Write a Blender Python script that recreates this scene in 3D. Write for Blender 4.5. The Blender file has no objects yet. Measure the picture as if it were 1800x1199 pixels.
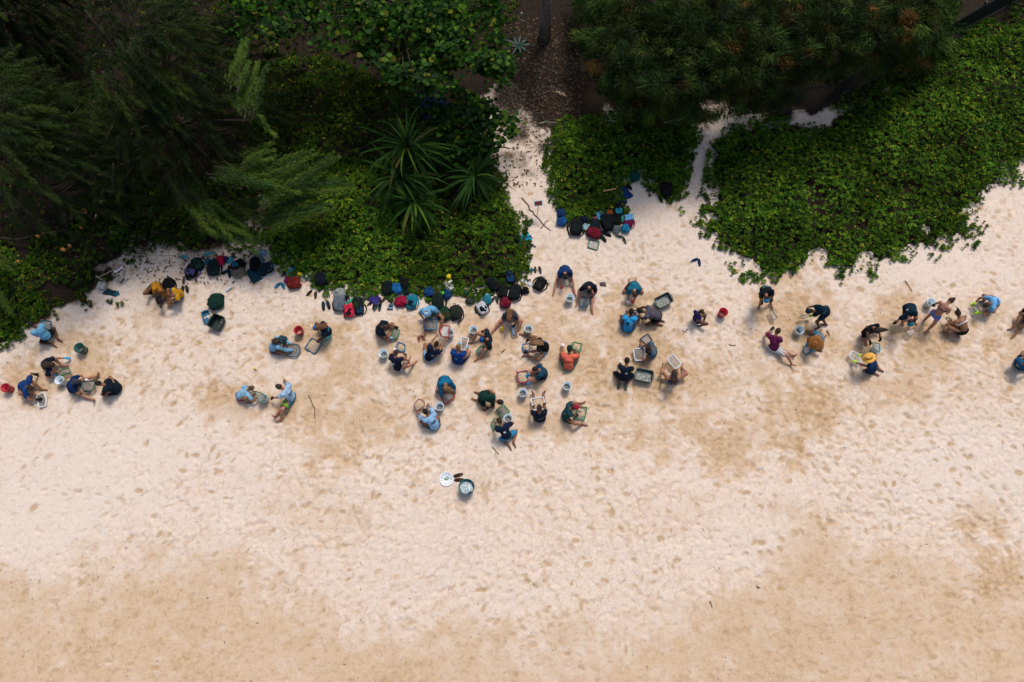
import bpy, bmesh, math, random
import numpy as np
from mathutils import Vector, Matrix
from mathutils.bvhtree import BVHTree

# ---------------------------------------------------------------- camera, sky, sun, exposure
SC = bpy.context.scene
COL = SC.collection
TILT = math.radians(17.0)
CAM_H = 22.9
FPX = 1200.0                      # focal length in photograph pixels (1800 wide)
cam_data = bpy.data.cameras.new('camera')
cam_data.lens = 24.0
cam_data.sensor_width = 36.0
cam_data.clip_end = 2000.0
cam = bpy.data.objects.new('camera', cam_data)
cam.location = (0, 0, CAM_H)
cam.rotation_euler = (TILT, 0, 0)
COL.objects.link(cam)
SC.camera = cam

SUN_EL, SUN_AZ = 59.0, 20.0       # azimuth measured from +Y towards +X
world = bpy.data.worlds.new('World'); SC.world = world; world.use_nodes = True
nt = world.node_tree
bg = nt.nodes['Background']
sky = nt.nodes.new('ShaderNodeTexSky'); sky.sky_type = 'NISHITA'; sky.sun_disc = False
sky.sun_elevation = math.radians(SUN_EL); sky.sun_rotation = math.radians(SUN_AZ)
sky.air_density = 1.2; sky.dust_density = 3.5; sky.ozone_density = 0.6
nt.links.new(sky.outputs[0], bg.inputs[0]); bg.inputs[1].default_value = 0.08
sun_data = bpy.data.lights.new('sun', 'SUN')
sun_data.energy = 1.5; sun_data.angle = math.radians(14.0); sun_data.color = (1.0, 0.93, 0.84)
sun = bpy.data.objects.new('sun', sun_data); COL.objects.link(sun)
sd = Vector((math.sin(math.radians(SUN_AZ)) * math.cos(math.radians(SUN_EL)),
             math.cos(math.radians(SUN_AZ)) * math.cos(math.radians(SUN_EL)),
             math.sin(math.radians(SUN_EL))))
sun.rotation_euler = (-sd).to_track_quat('-Z', 'Y').to_euler(); sun.location = (10, 10, 30)
SC.view_settings.view_transform = 'Standard'; SC.view_settings.look = 'None'
SC.view_settings.gamma = 1.0; SC.view_settings.use_curve_mapping = False
SC.view_settings.exposure = 0.68
SC.cycles.max_bounces = 6; SC.cycles.diffuse_bounces = 3; SC.cycles.transparent_max_bounces = 8

# ---------------------------------------------------------------- helpers
RNG = np.random.default_rng(7)
random.seed(7)
CT, ST = math.cos(TILT), math.sin(TILT)

def G(px, py, z=0.0):
    """photograph pixel -> the point at height z that it shows"""
    x = (px - 900.0) / FPX; y = -(py - 599.5) / FPX
    dy = y * CT + ST; dz = y * ST - CT
    t = (z - CAM_H) / dz
    return Vector((x * t, dy * t, z))

def to_px(X, Y, Z=0.0):
    dz = Z - CAM_H
    yc = Y * CT + dz * ST; zc = -Y * ST + dz * CT
    return 900.0 + FPX * X / (-zc), 599.5 - FPX * yc / (-zc)

_tab = np.random.default_rng(99).random((256, 256)).astype(np.float32)
def vnoise(x, y, s, seed=0):
    x = np.asarray(x) / s + seed * 17.31 + 1000; y = np.asarray(y) / s + seed * 9.77 + 1000
    xi = np.floor(x).astype(np.int64); yi = np.floor(y).astype(np.int64)
    fx = x - xi; fy = y - yi
    fx = fx * fx * (3 - 2 * fx); fy = fy * fy * (3 - 2 * fy)
    a = _tab[xi & 255, yi & 255]; b = _tab[(xi + 1) & 255, yi & 255]
    c = _tab[xi & 255, (yi + 1) & 255]; d = _tab[(xi + 1) & 255, (yi + 1) & 255]
    return (a * (1 - fx) + b * fx) * (1 - fy) + (c * (1 - fx) + d * fx) * fy
def fbm(x, y, s, seed=0, oct=4):
    r = 0; a = 1; t = 0
    for i in range(oct):
        r = r + a * vnoise(x, y, s / 2 ** i, seed + i); t += a; a *= 0.5
    return r / t

def in_poly(x, y, poly):
    x = np.asarray(x, float); y = np.asarray(y, float)
    r = np.zeros(x.shape, bool); n = len(poly)
    for i in range(n):
        x0, y0 = poly[i]; x1, y1 = poly[(i + 1) % n]
        if y0 == y1: continue
        c = ((y0 > y) != (y1 > y)) & (x < (x1 - x0) * (y - y0) / (y1 - y0) + x0)
        r ^= c
    return r
def dist_poly(x, y, poly):
    x = np.asarray(x, float); y = np.asarray(y, float)
    d = np.full(x.shape, 1e9); n = len(poly)
    for i in range(n):
        x0, y0 = poly[i]; x1, y1 = poly[(i + 1) % n]
        ex, ey = x1 - x0, y1 - y0
        t = np.clip(((x - x0) * ex + (y - y0) * ey) / (ex * ex + ey * ey + 1e-9), 0, 1)
        d = np.minimum(d, np.hypot(x - x0 - t * ex, y - y0 - t * ey))
    return d
def sstep(a, b, x):
    t = np.clip((x - a) / (b - a), 0, 1); return t * t * (3 - 2 * t)

def mesh_np(name, verts, faces, smooth=True, cols=None):
    """fast mesh from arrays; faces (n,3) or (n,4)"""
    me = bpy.data.meshes.new(name)
    verts = np.asarray(verts, np.float32); faces = np.asarray(faces, np.int32)
    k = faces.shape[1]
    me.vertices.add(len(verts)); me.vertices.foreach_set('co', verts.ravel())
    me.loops.add(faces.size); me.loops.foreach_set('vertex_index', faces.ravel())
    me.polygons.add(len(faces))
    me.polygons.foreach_set('loop_start', np.arange(0, faces.size, k, dtype=np.int32))
    if smooth: me.polygons.foreach_set('use_smooth', np.ones(len(faces), bool))
    if cols is not None:
        ca = me.color_attributes.new('Col', 'FLOAT_COLOR', 'POINT')
        c4 = np.ones((len(verts), 4), np.float32); c4[:, :np.asarray(cols).shape[1]] = cols
        ca.data.foreach_set('color', c4.ravel())
    me.update(calc_edges=True)
    return me

def link(name, me, mat=None, parent=None, loc=None, rot=None):
    o = bpy.data.objects.new(name, me); COL.objects.link(o)
    if mat is not None and me is not None and not me.materials: me.materials.append(mat)
    if loc is not None: o.location = loc
    if rot is not None: o.rotation_euler = rot
    if parent is not None: o.parent = parent
    return o
def tag(o, label=None, cat=None, group=None, kind=None):
    if label: o['label'] = label
    if cat: o['category'] = cat
    if group: o['group'] = group
    if kind: o['kind'] = kind
    return o
def empty(name, loc, rz=0.0):
    o = bpy.data.objects.new(name, None); COL.objects.link(o)
    o.empty_display_size = 0.1; o.location = loc; o.rotation_euler = (0, 0, rz)
    return o

class MB:
    """collects simple shapes into one mesh"""
    def __init__(s): s.v = []; s.f = []
    def add(s, vs, fs):
        b = len(s.v); s.v += [tuple(v) for v in vs]; s.f += [tuple(i + b for i in f) for f in fs]
    def tube(s, pts, rad, n=8, cap=True, closed=False, flat=1.0):
        pts = [Vector(p) for p in pts]; m = len(pts)
        rads = rad if isinstance(rad, (list, tuple)) else [rad] * m
        vs = []; fs = []; prev = None
        for i, p in enumerate(pts):
            if closed: d = pts[(i + 1) % m] - pts[i - 1]
            else: d = pts[min(i + 1, m - 1)] - pts[max(i - 1, 0)]
            d = d.normalized() if d.length > 1e-9 else Vector((0, 0, 1))
            if prev is None:
                a = Vector((0, 0, 1)) if abs(d.z) < 0.9 else Vector((1, 0, 0))
                u = d.cross(a).normalized()
            else:
                u = (prev - d * prev.dot(d)); u = u.normalized() if u.length > 1e-6 else d.orthogonal().normalized()
            prev = u; w = d.cross(u)
            for k in range(n):
                an = 2 * math.pi * k / n
                vs.append(p + (u * math.cos(an) + w * math.sin(an) * flat) * rads[i])
        for i in range(m if closed else m - 1):
            j = (i + 1) % m
            for k in range(n):
                q = (k + 1) % n
                fs.append((i * n + k, i * n + q, j * n + q, j * n + k))
        if cap and not closed:
            fs.append(tuple(range(n - 1, -1, -1))); fs.append(tuple((m - 1) * n + k for k in range(n)))
        s.add(vs, fs)
    def box(s, c, size, rz=0.0, taper=1.0):
        x, y, z = [v / 2 for v in size]; M = Matrix.Rotation(rz, 3, 'Z'); c = Vector(c); vs = []
        for k, (a, b) in enumerate(((-1, -1), (1, -1), (1, 1), (-1, 1))): vs.append(c + M @ Vector((a * x, b * y, -z)))
        for k, (a, b) in enumerate(((-1, -1), (1, -1), (1, 1), (-1, 1))): vs.append(c + M @ Vector((a * x * taper, b * y * taper, z)))
        s.add(vs, [(3, 2, 1, 0), (4, 5, 6, 7), (0, 1, 5, 4), (1, 2, 6, 5), (2, 3, 7, 6), (3, 0, 4, 7)])
    def lathe(s, prof, n=24, c=(0, 0, 0), sx=1.0, sy=1.0, cap0=False, cap1=False):
        vs = []; fs = []; m = len(prof); c = Vector(c)
        for r, z in prof:
            for k in range(n):
                a = 2 * math.pi * k / n; vs.append(c + Vector((r * sx * math.cos(a), r * sy * math.sin(a), z)))
        for i in range(m - 1):
            for k in range(n):
                q = (k + 1) % n; fs.append((i * n + k, i * n + q, (i + 1) * n + q, (i + 1) * n + k))
        if cap0: fs.append(tuple(range(n - 1, -1, -1)))
        if cap1: fs.append(tuple((m - 1) * n + k for k in range(n)))
        s.add(vs, fs)
    def sup(s, c, half, e=0.5, nu=20, nv=12, M=None, zmin=-1.0, e2=None):
        """superellipsoid; e small = boxier"""
        c = Vector(c); vs = []; fs = []; e2 = e if e2 is None else e2
        sp = lambda t, k: math.copysign(abs(t) ** k, t)
        for i in range(nv + 1):
            ph = -math.pi / 2 + math.pi * i / nv
            for k in range(nu):
                th = 2 * math.pi * k / nu
                v = Vector((half[0] * sp(math.cos(ph), e2) * sp(math.cos(th), e),
                            half[1] * sp(math.cos(ph), e2) * sp(math.sin(th), e),
                            half[2] * max(zmin, sp(math.sin(ph), e2))))
                vs.append(c + (M @ v if M else v))
        for i in range(nv):
            for k in range(nu):
                q = (k + 1) % nu; fs.append((i * nu + k, i * nu + q, (i + 1) * nu + q, (i + 1) * nu + k))
        s.add(vs, fs)
    def mesh(s, name, smooth=True):
        me = bpy.data.meshes.new(name); me.from_pydata(s.v, [], s.f)
        if smooth: me.polygons.foreach_set('use_smooth', [True] * len(me.polygons))
        me.update(); return me
    def build(s, name, mat, parent=None, smooth=True, loc=None, rot=None):
        return link(name, s.mesh(name, smooth), mat, parent, loc, rot)

def lin(c):
    """sRGB 0-255 -> linear"""
    return tuple((v / 255 / 12.92) if v / 255 <= 0.04045 else ((v / 255 + 0.055) / 1.055) ** 2.4 for v in c[:3])

_mats = {}
def mat(col, rough=0.75, var=0.18, scale=9.0, bump=0.25, bscale=40.0, spec=0.25, metal=0.0, sheen=0.0, kind='plain'):
    """procedural surface: base colour (linear) with worn tonal variation and fine relief"""
    key = (tuple(round(c, 4) for c in col), rough, var, scale, bump, bscale, spec, metal, sheen, kind)
    if key in _mats: return _mats[key]
    m = bpy.data.materials.new('mat_%03d' % len(_mats)); m.use_nodes = True; _mats[key] = m
    N = m.node_tree.nodes; L = m.node_tree.links; b = N['Principled BSDF']
    b.inputs['Roughness'].default_value = rough; b.inputs['Metallic'].default_value = metal
    b.inputs['Specular IOR Level'].default_value = spec
    if sheen: b.inputs['Sheen Weight'].default_value = sheen
    tc = N.new('ShaderNodeTexCoord')
    n1 = N.new('ShaderNodeTexNoise'); n1.inputs['Scale'].default_value = scale; n1.inputs['Detail'].default_value = 5
    L.new(tc.outputs['Object'], n1.inputs['Vector'])
    mx = N.new('ShaderNodeMix'); mx.data_type = 'RGBA'
    lo = [c * (1 - var) for c in col]; hi = [min(1, c * (1 + var) + 0.004 * (var > 0)) for c in col]
    mx.inputs[6].default_value = (*lo, 1); mx.inputs[7].default_value = (*hi, 1)
    mr = N.new('ShaderNodeMapRange'); mr.inputs[1].default_value = 0.3; mr.inputs[2].default_value = 0.7
    L.new(n1.outputs[0], mr.inputs[0]); L.new(mr.outputs[0], mx.inputs[0])
    L.new(mx.outputs[2], b.inputs['Base Color'])
    if bump:
        n2 = N.new('ShaderNodeTexNoise'); n2.inputs['Scale'].default_value = bscale; n2.inputs['Detail'].default_value = 3
        if kind == 'hair':
            mp = N.new('ShaderNodeMapping'); mp.inputs['Scale'].default_value = (1.0, 1.0, 0.15)
            L.new(tc.outputs['Object'], mp.inputs[0]); L.new(mp.outputs[0], n2.inputs['Vector'])
        else: L.new(tc.outputs['Object'], n2.inputs['Vector'])
        bp = N.new('ShaderNodeBump'); bp.inputs['Strength'].default_value = bump; bp.inputs['Distance'].default_value = 0.02
        L.new(n2.outputs[0], bp.inputs['Height']); L.new(bp.outputs[0], b.inputs['Normal'])
    return m
def floral():
    if 'floral' in _mats: return _mats['floral']
    m = bpy.data.materials.new('floral_cloth'); m.use_nodes = True; _mats['floral'] = m; N = m.node_tree.nodes; L = m.node_tree.links; b = N['Principled BSDF']; b.inputs['Roughness'].default_value = .9
    tc = N.new('ShaderNodeTexCoord'); v = N.new('ShaderNodeTexVoronoi'); v.inputs['Scale'].default_value = 16; L.new(tc.outputs['Object'], v.inputs['Vector'])
    r = N.new('ShaderNodeValToRGB'); L.new(v.outputs['Distance'], r.inputs[0]); e = r.color_ramp.elements
    e[0].color = (.45, .05, .16, 1); e[1].position = .42; e[1].color = (.05, .15, .42, 1); k = e.new(.30); k.color = (.38, .07, .20, 1); L.new(r.outputs[0], b.inputs['Base Color']); return m
def cloth(c, var=0.2):
    if c == 'floral': return floral()
    return mat(tuple(v * .72 for v in lin(c)), 0.88, var, 6.0, 0.55, 22.0, 0.12, sheen=0.0)
def plastic(c, var=0.10): return mat(tuple(v * .85 for v in lin(c)), 0.45, var, 7.0, 0.06, 30.0, 0.4)
def vcol_mat(name, rough=0.6, spec=0.25, bump=0.0, trans=0.0):
    m = bpy.data.materials.new(name); m.use_nodes = True
    N = m.node_tree.nodes; L = m.node_tree.links; b = N['Principled BSDF']
    at = N.new('ShaderNodeAttribute'); at.attribute_name = 'Col'
    L.new(at.outputs['Color'], b.inputs['Base Color'])
    b.inputs['Roughness'].default_value = rough; b.inputs['Specular IOR Level'].default_value = spec
    if bump:
        tc = N.new('ShaderNodeTexCoord'); n = N.new('ShaderNodeTexNoise'); n.inputs['Scale'].default_value = 30
        L.new(tc.outputs['Object'], n.inputs['Vector'])
        bp = N.new('ShaderNodeBump'); bp.inputs['Strength'].default_value = bump; bp.inputs['Distance'].default_value = 0.02
        L.new(n.outputs[0], bp.inputs['Height']); L.new(bp.outputs[0], b.inputs['Normal'])
    return m

# ---------------------------------------------------------------- layout outlines (photograph pixels on the ground)
POLY_LEFT = [(470,345),(456,395),(462,432),(478,462),(498,462),(510,492),(545,500),(572,520),(592,513),(640,520),(672,513),(692,524),(730,515),(748,530),(768,520),(800,520),(836,524),(852,518),(882,508),(928,500),(936,480),(942,450),(937,420),(924,395),(905,366),(890,340),(882,305),(860,290),(780,300),(690,300),(600,290),(540,300),(500,320)]
POLY_MID = [(958,250),(955,300),(966,345),(972,362),(986,390),(1002,408),(1030,400),(1062,394),(1096,378),(1100,352),(1090,330),(1108,318),(1124,312),(1136,322),(1158,350),(1180,360),(1208,347),(1216,322),(1222,280),(1230,238),(1226,210),(1100,200),(1000,208)]
POLY_RIGHT = [(1264,230),(1246,258),(1240,300),(1248,330),(1220,372),(1230,405),(1262,440),(1292,462),(1330,484),(1372,502),(1400,490),(1422,475),(1446,458),(1464,470),(1482,486),(1522,482),(1560,468),(1582,455),(1642,440),(1690,414),(1712,395),(1745,362),(1762,335),(1776,302),(1812,288),(1880,200),(1880,-20),(1790,6),(1690,68),(1560,142),(1492,176),(1462,200),(1455,212),(1420,214),(1395,210),(1330,214)]
POLY_EDGE = [(-60,420),(0,432),(40,462),(64,486),(90,520),(82,548),(56,572),(44,600),(20,618),(-60,640)]
POLY_LITTER_L = [(-200,-200),(560,-200),(580,120),(520,240),(480,345),(456,395),(448,425),(400,442),(340,450),(270,455),(230,480),(200,508),(160,535),(120,545),(60,575),(-200,640)]
POLY_LITTER_M = [(470,-200),(1100,-200),(1230,200),(1100,215),(962,255),(945,235),(930,205),(905,165),(870,185),(850,250),(640,230),(520,130),(430,90)]
POLY_LITTER_R = [(1060,-200),(2100,-200),(2000,0),(1800,60),(1690,120),(1570,175),(1500,205),(1462,212),(1440,200),(1415,202),(1400,222),(1345,222),(1330,204),(1300,190),(1245,195),(1225,225),(1100,240)]
POLY_LITTER_C = [(430,80),(600,100),(760,150),(880,170),(872,240),(884,310),(900,350),(780,340),(480,370),(430,330)]
POLY_SHADE = [(455,110),(560,95),(700,150),(800,190),(868,230),(882,300),(800,312),(690,310),(600,300),(540,310),(480,345),(440,320)]
def wpoly(p): return [tuple(G(a, b)[:2]) for a, b in p]
# ---------------------------------------------------------------- the beach: one relief sheet
def axis(lo, hi, step, far):
    core = np.arange(lo, hi + step / 2, step); s = step; out_l = []; out_h = []; a = lo; b = hi
    while b < far: s *= 1.35; b += s; a -= s; out_l.append(a); out_h.append(b)
    return np.concatenate([np.array(out_l[::-1]), core, np.array(out_h)])
GX = axis(-18.6, 18.6, 0.050, 900.0)
ga = np.arange(-5.2, 11.2, 0.050); gb = np.arange(11.25, 23, 0.11)
yo = axis(0, 1, 0.11, 900.0)
GY = np.concatenate([yo[yo < 0] - 5.2, ga, gb, yo[yo > 1] + 22.0])
XX, YY = np.meshgrid(GX, GY, indexing='xy')
PX, PY = to_px(XX, YY)
near = (XX > -24) & (XX < 24) & (YY > -7) & (YY < 25)
LOWB = [(-3000,1060),(-300,1060),(0,1030),(77,1003),(187,963),(267,956),(330,962),(420,990),(500,1045),(620,1085),(800,1105),(1000,1105),(1150,1070),(1250,1030),(1327,1000),(1350,945),(1433,930),(1533,930),(1660,960),(1733,985),(1800,1000),(2100,1010),(5000,1010)]
lb = np.interp(PX, [p[0] for p in LOWB], [p[1] for p in LOWB])
wob = (fbm(XX, YY, 1.6, 3, 3) - 0.5) * 120 + (fbm(XX, YY, .35, 33, 3) - .5) * 70
low = sstep(-70, 80, PY - lb + wob * 1.2)                         # firm damp sand nearer the sea
veg = np.zeros(XX.shape)
for pl in (POLY_LEFT, POLY_MID, POLY_RIGHT, POLY_EDGE):
    w = wpoly(pl); ins = in_poly(XX, YY, w); d = dist_poly(XX, YY, w)
    veg = np.maximum(veg, np.where(ins, sstep(0.10, 0.45, d + (vnoise(XX, YY, 0.3, 5) - .5) * .3), 0))
def thin_edge(px, py):
    """where the right-hand creeper breaks up into runners over bare sand"""
    d = dist_poly(px, py, POLY_RIGHT); n = fbm(px, py, 30, 19, 3)
    e = (px > 1500) & (py > 285) & (n + d * .008 < .58) & (d < 50)
    return e | ((px < 1460) & (px > 1200) & (py > 400) & (n + d * .010 < .50) & (d < 40)) | ((px < 1262) & (px > 1200) & (py > 330) & (n < .5))
bare = np.zeros(XX.shape, bool); rg = (PX > 1190) & (PX < 1850) & (PY > 270) & (PY < 540); bare[rg] = thin_edge(PX[rg], PY[rg])
veg = np.where(bare, 0, veg)                               # where the creeper thins out the sand shows
lit = np.zeros(XX.shape)
for pl in (POLY_LITTER_L, POLY_LITTER_M, POLY_LITTER_R, POLY_LITTER_C):
    w = wpoly(pl); ins = in_poly(XX, YY, w); d = dist_poly(XX, YY, w)
    dn = np.where(ins, d, -d) + (fbm(XX, YY, 0.9, 8) - 0.5) * 1.6
    lit = np.maximum(lit, sstep(-0.1, 0.8, dn))
lit = np.where(PY < -150, 1, lit)
lit = np.maximum(lit, sstep(212, 186, PY + .38 * np.clip(PX - 1450, 0, 900) + (fbm(XX, YY, .6, 63, 3) - .5) * 50) * sstep(1320, 1360, PX))
pth = sstep(840, 880, PX) * sstep(985, 955, PX); lit = np.maximum(lit, pth * sstep(380, 165, PY + (fbm(XX, YY, .4, 61, 4) - .5) * 200) * .8)  # litter gradient, also painting tree shade onto the upper path
tree_sand = sstep(0.55, 0.7, fbm(XX, YY, 1.1, 21)) * in_poly(PX, PY, [(170,330),(470,330),(470,470),(150,520)])
lit = lit * (1 - 0.55 * tree_sand)
# dug-over patches of darker sand (px, py, rx, ry, weight)
DUG = [(150,605,70,38,.8),(120,668,120,45,.9),(55,690,60,40,.8),(270,545,40,40,.5),(325,600,60,30,.25),(425,705,72,40,1),(505,712,42,48,.9),
 (545,600,85,42,1),(610,660,80,90,.8),(700,600,70,40,.7),(760,590,90,40,.8),(720,650,90,50,.6),(870,600,110,60,.8),(1000,560,70,90,.7),
 (1010,640,90,60,.8),(930,660,110,45,.8),(870,720,90,40,.6),(970,740,120,40,.7),(1120,560,90,70,.9),(1130,640,110,60,1),(1230,560,40,30,.5),
 (1300,640,120,70,.5),(1390,560,80,70,.9),(1400,630,60,40,.7),(1260,770,170,55,.9),(1420,720,70,70,1),(1250,690,90,60,.7),(1310,600,60,60,.6),(1480,620,60,60,.6),(1560,680,120,40,.7),(1160,760,110,50,.6),(1530,610,60,50,.8),(1590,570,50,50,.9),
 (1650,590,90,60,1),(1620,640,120,60,.6),(1740,560,60,50,.6),(1790,610,50,80,.6),(1680,660,70,50,.5),(600,740,90,80,.8),(680,720,70,50,.4),
 (780,700,80,50,.5),(520,760,40,40,.4),(1050,700,90,60,.6),(1540,705,60,30,.5),(850,870,80,40,.3),(1710,910,40,35,.9),(1760,1010,45,70,.9),
 (980,520,60,40,.5),(320,860,40,20,.3),(560,930,120,70,.35),(1150,900,220,60,.25),(540,860,90,40,.3),(1760,560,50,60,.5),(1340,600,60,40,.6)]
dug = np.zeros(XX.shape)
nz = fbm(XX, YY, 0.9, 11); nzd = fbm(XX, YY, .28, 12, 3)
for a, b, rx, ry, w in DUG:
    q = ((PX - a) / rx) ** 2 + ((PY - b) / ry) ** 2
    m = q < 3
    if m.any(): dug[m] = np.maximum(dug[m], w * sstep(1.45, 0.15, np.sqrt(q[m]) + (nz[m] - .5) * 2.0 + (nzd[m] - .5) * 1.8))
band = sstep(560, 620, PY) * sstep(800, 720, PY) * sstep(300, 600, PX) * 0.25 * sstep(.4, .6, nz)
dug = np.maximum(dug, band)
trample = near * (1 - 0.80 * low) * (1 - veg) * (1 - 0.6 * lit)
H = ((fbm(XX, YY, 6.0, 1) - .5) * 0.16 + (fbm(XX, YY, 1.2, 2) - .5) * 0.05 * trample) * near
H += ((fbm(XX, YY, .36, 4, 3) - .5) * 0.026 + (vnoise(XX, YY, .13, 6) - .5) * 0.010) * trample * (.45 + 1.1 * sstep(.4, .65, fbm(XX, YY, 2.2, 71, 2)))
# wind-and-feet streaks
sx = XX * .82 + YY * .57; sy = (-XX * .57 + YY * .82) * 3.0
H += (vnoise(sx, sy, .42, 31) - .5) * 0.02 * trample
H += (fbm(XX, YY, .25, 14, 3) - .5) * 0.016 * low * near
H -= dug * 0.03 * (1 - low)
spot = np.zeros(XX.shape)
calm = np.zeros(XX.shape)
for a, b, rx, ry, w in [(180,800,330,130,1),(60,900,200,110,1),(1690,830,190,90,.8),(1320,940,120,60,.5),(1270,430,90,90,.6),(1650,470,160,40,.6),(760,960,150,60,.35)]:
    q = np.hypot((PX - a) / rx, (PY - b) / ry); calm = np.maximum(calm, w * sstep(1.25, .45, q + (fbm(XX, YY, 1.5, 81, 3) - .5) * .9))
busy = sstep(.30, .62, fbm(XX, YY, 2.4, 91, 3))
white = calm * .8
H *= 1 - .45 * calm
prng = np.random.default_rng(5)
def stamp(cx, cy, a, b, ang, depth, rim, tint):
    i0, i1 = np.searchsorted(GX, [cx - a * 2, cx + a * 2]); j0, j1 = np.searchsorted(GY, [cy - a * 2, cy + a * 2])
    if i1 <= i0 or j1 <= j0: return
    x = XX[j0:j1, i0:i1] - cx; y = YY[j0:j1, i0:i1] - cy
    u = (x * math.cos(ang) + y * math.sin(ang)) / a; v = (-x * math.sin(ang) + y * math.cos(ang)) / b
    q = np.sqrt(u * u + v * v)
    H[j0:j1, i0:i1] += -depth * sstep(1.02, 0.72, q) + rim * np.exp(-((q - 1.22) / .20) ** 2) * (0.6 + 0.6 * np.clip(u, -1, 1))
    if tint: spot[j0:j1, i0:i1] = np.maximum(spot[j0:j1, i0:i1], tint * sstep(1.2, 0.7, q + .25 * u))
nfp = 0
while nfp < 4600:
    x = prng.uniform(-18.5, 18.5); y = prng.uniform(-5, 17)
    a, b = to_px(x, y)
    i = np.searchsorted(GX, x); j = np.searchsorted(GY, y)
    if i >= len(GX) or j >= len(GY): continue
    if veg[j, i] > .3 or lit[j, i] > .5: continue
    if prng.random() > (.25 + .75 * busy[j, i]) * (1 - .6 * calm[j, i]): continue
    if low[j, i] > .6 and prng.random() > .2: continue
    L = prng.uniform(.08, .16)
    fl = low[j, i] > .5
    stamp(x, y, L, L * prng.uniform(.42, .7), prng.normal(.45 if a < 900 else -.45, .6), prng.uniform(.006, .022) * (.6 if fl else 1), prng.uniform(.003, .013) * (.7 if fl else 1),
          prng.uniform(.25, .9) if prng.random() < (.6 if fl else .26 + .1 * (a > 1100)) else 0)
    nfp += 1
# walked trails: left-right footprints in line
for k in range(150):
    x, y = prng.uniform(-18, 18), prng.uniform(-4.5, 11); ang = prng.normal(.3 if x < 2 else -.35, .5) + (math.pi / 2 if k % 5 == 0 else 0); tn = prng.uniform(0, .8) * (prng.random() < .6); st = prng.uniform(.30, .42)
    for t in range(prng.integers(10, 34)):
        x += st * math.cos(ang); y += st * math.sin(ang); ang += prng.normal(0, .06); o = .10 * (1 if t % 2 else -1)
        fx, fy = x - math.sin(ang) * o, y + math.cos(ang) * o
        if not (-18.4 < fx < 18.4 and -5 < fy < 16): break
        i = min(np.searchsorted(GX, fx), len(GX) - 1); j = min(np.searchsorted(GY, fy), len(GY) - 1)
        if veg[j, i] > .2 or lit[j, i] > .4: break
        lo_ = low[j, i] > .6
        stamp(fx, fy, .135, .058, ang + prng.normal(0, .12), prng.uniform(.014, .03) * (.5 if lo_ else 1), prng.uniform(.006, .014), tn * prng.uniform(.5, 1.1))
# drag lines and sweeps where people dug
for k in range(420):
    a, b, rx, ry, w = DUG[prng.integers(len(DUG))]
    px = prng.normal(a, rx * .6); py = prng.normal(b, ry * .6); p = G(px, py); ang = prng.uniform(0, 6.28)
    for t in range(5):
        stamp(p.x + t * .10 * math.cos(ang), p.y + t * .10 * math.sin(ang), .11, .05, ang, .02, .012, .35 if k % 2 else 0)
        ang += prng.normal(0, .2)
H *= np.where(veg > 0, 1 - .5 * veg, 1)
Ht = H.astype(np.float32)
def ground_z(x, y):
    i = int(np.clip(np.searchsorted(GX, x) - 1, 0, len(GX) - 2)); j = int(np.clip(np.searchsorted(GY, y) - 1, 0, len(GY) - 2))
    fx = min(1, max(0, (x - GX[i]) / (GX[i + 1] - GX[i]))); fy = min(1, max(0, (y - GY[j]) / (GY[j + 1] - GY[j])))
    return float((Ht[j, i] * (1 - fx) + Ht[j, i + 1] * fx) * (1 - fy) + (Ht[j + 1, i] * (1 - fx) + Ht[j + 1, i + 1] * fx) * fy)
def GG(px, py, dz=0.0):
    """point on the real sand surface under a pixel, raised by dz"""
    p = G(px, py, dz)
    for _ in range(3): p = G(px, py, ground_z(p.x, p.y) + dz)
    return p
def flatten(px, py, r):
    """people and containers press the sand level under them"""
    p = G(px, py); i0, i1 = np.searchsorted(GX, [p.x - r, p.x + r]); j0, j1 = np.searchsorted(GY, [p.y - r, p.y + r])
    if i1 <= i0 or j1 <= j0: return
    q = np.hypot(XX[j0:j1, i0:i1] - p.x, YY[j0:j1, i0:i1] - p.y) / r
    w = sstep(1.0, .55, q); s = Ht[j0:j1, i0:i1]
    base = float(np.median(s)); Ht[j0:j1, i0:i1] = s * (1 - w * .85) + base * w * .85
damp = np.clip(np.maximum.reduce([low * .70, dug * 1.0, spot * .45]) + low * (fbm(XX, YY, .5, 41, 3) - .5) * .5, 0, 1) * (1 - .5 * white)
litv = np.maximum(lit, veg)

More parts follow.
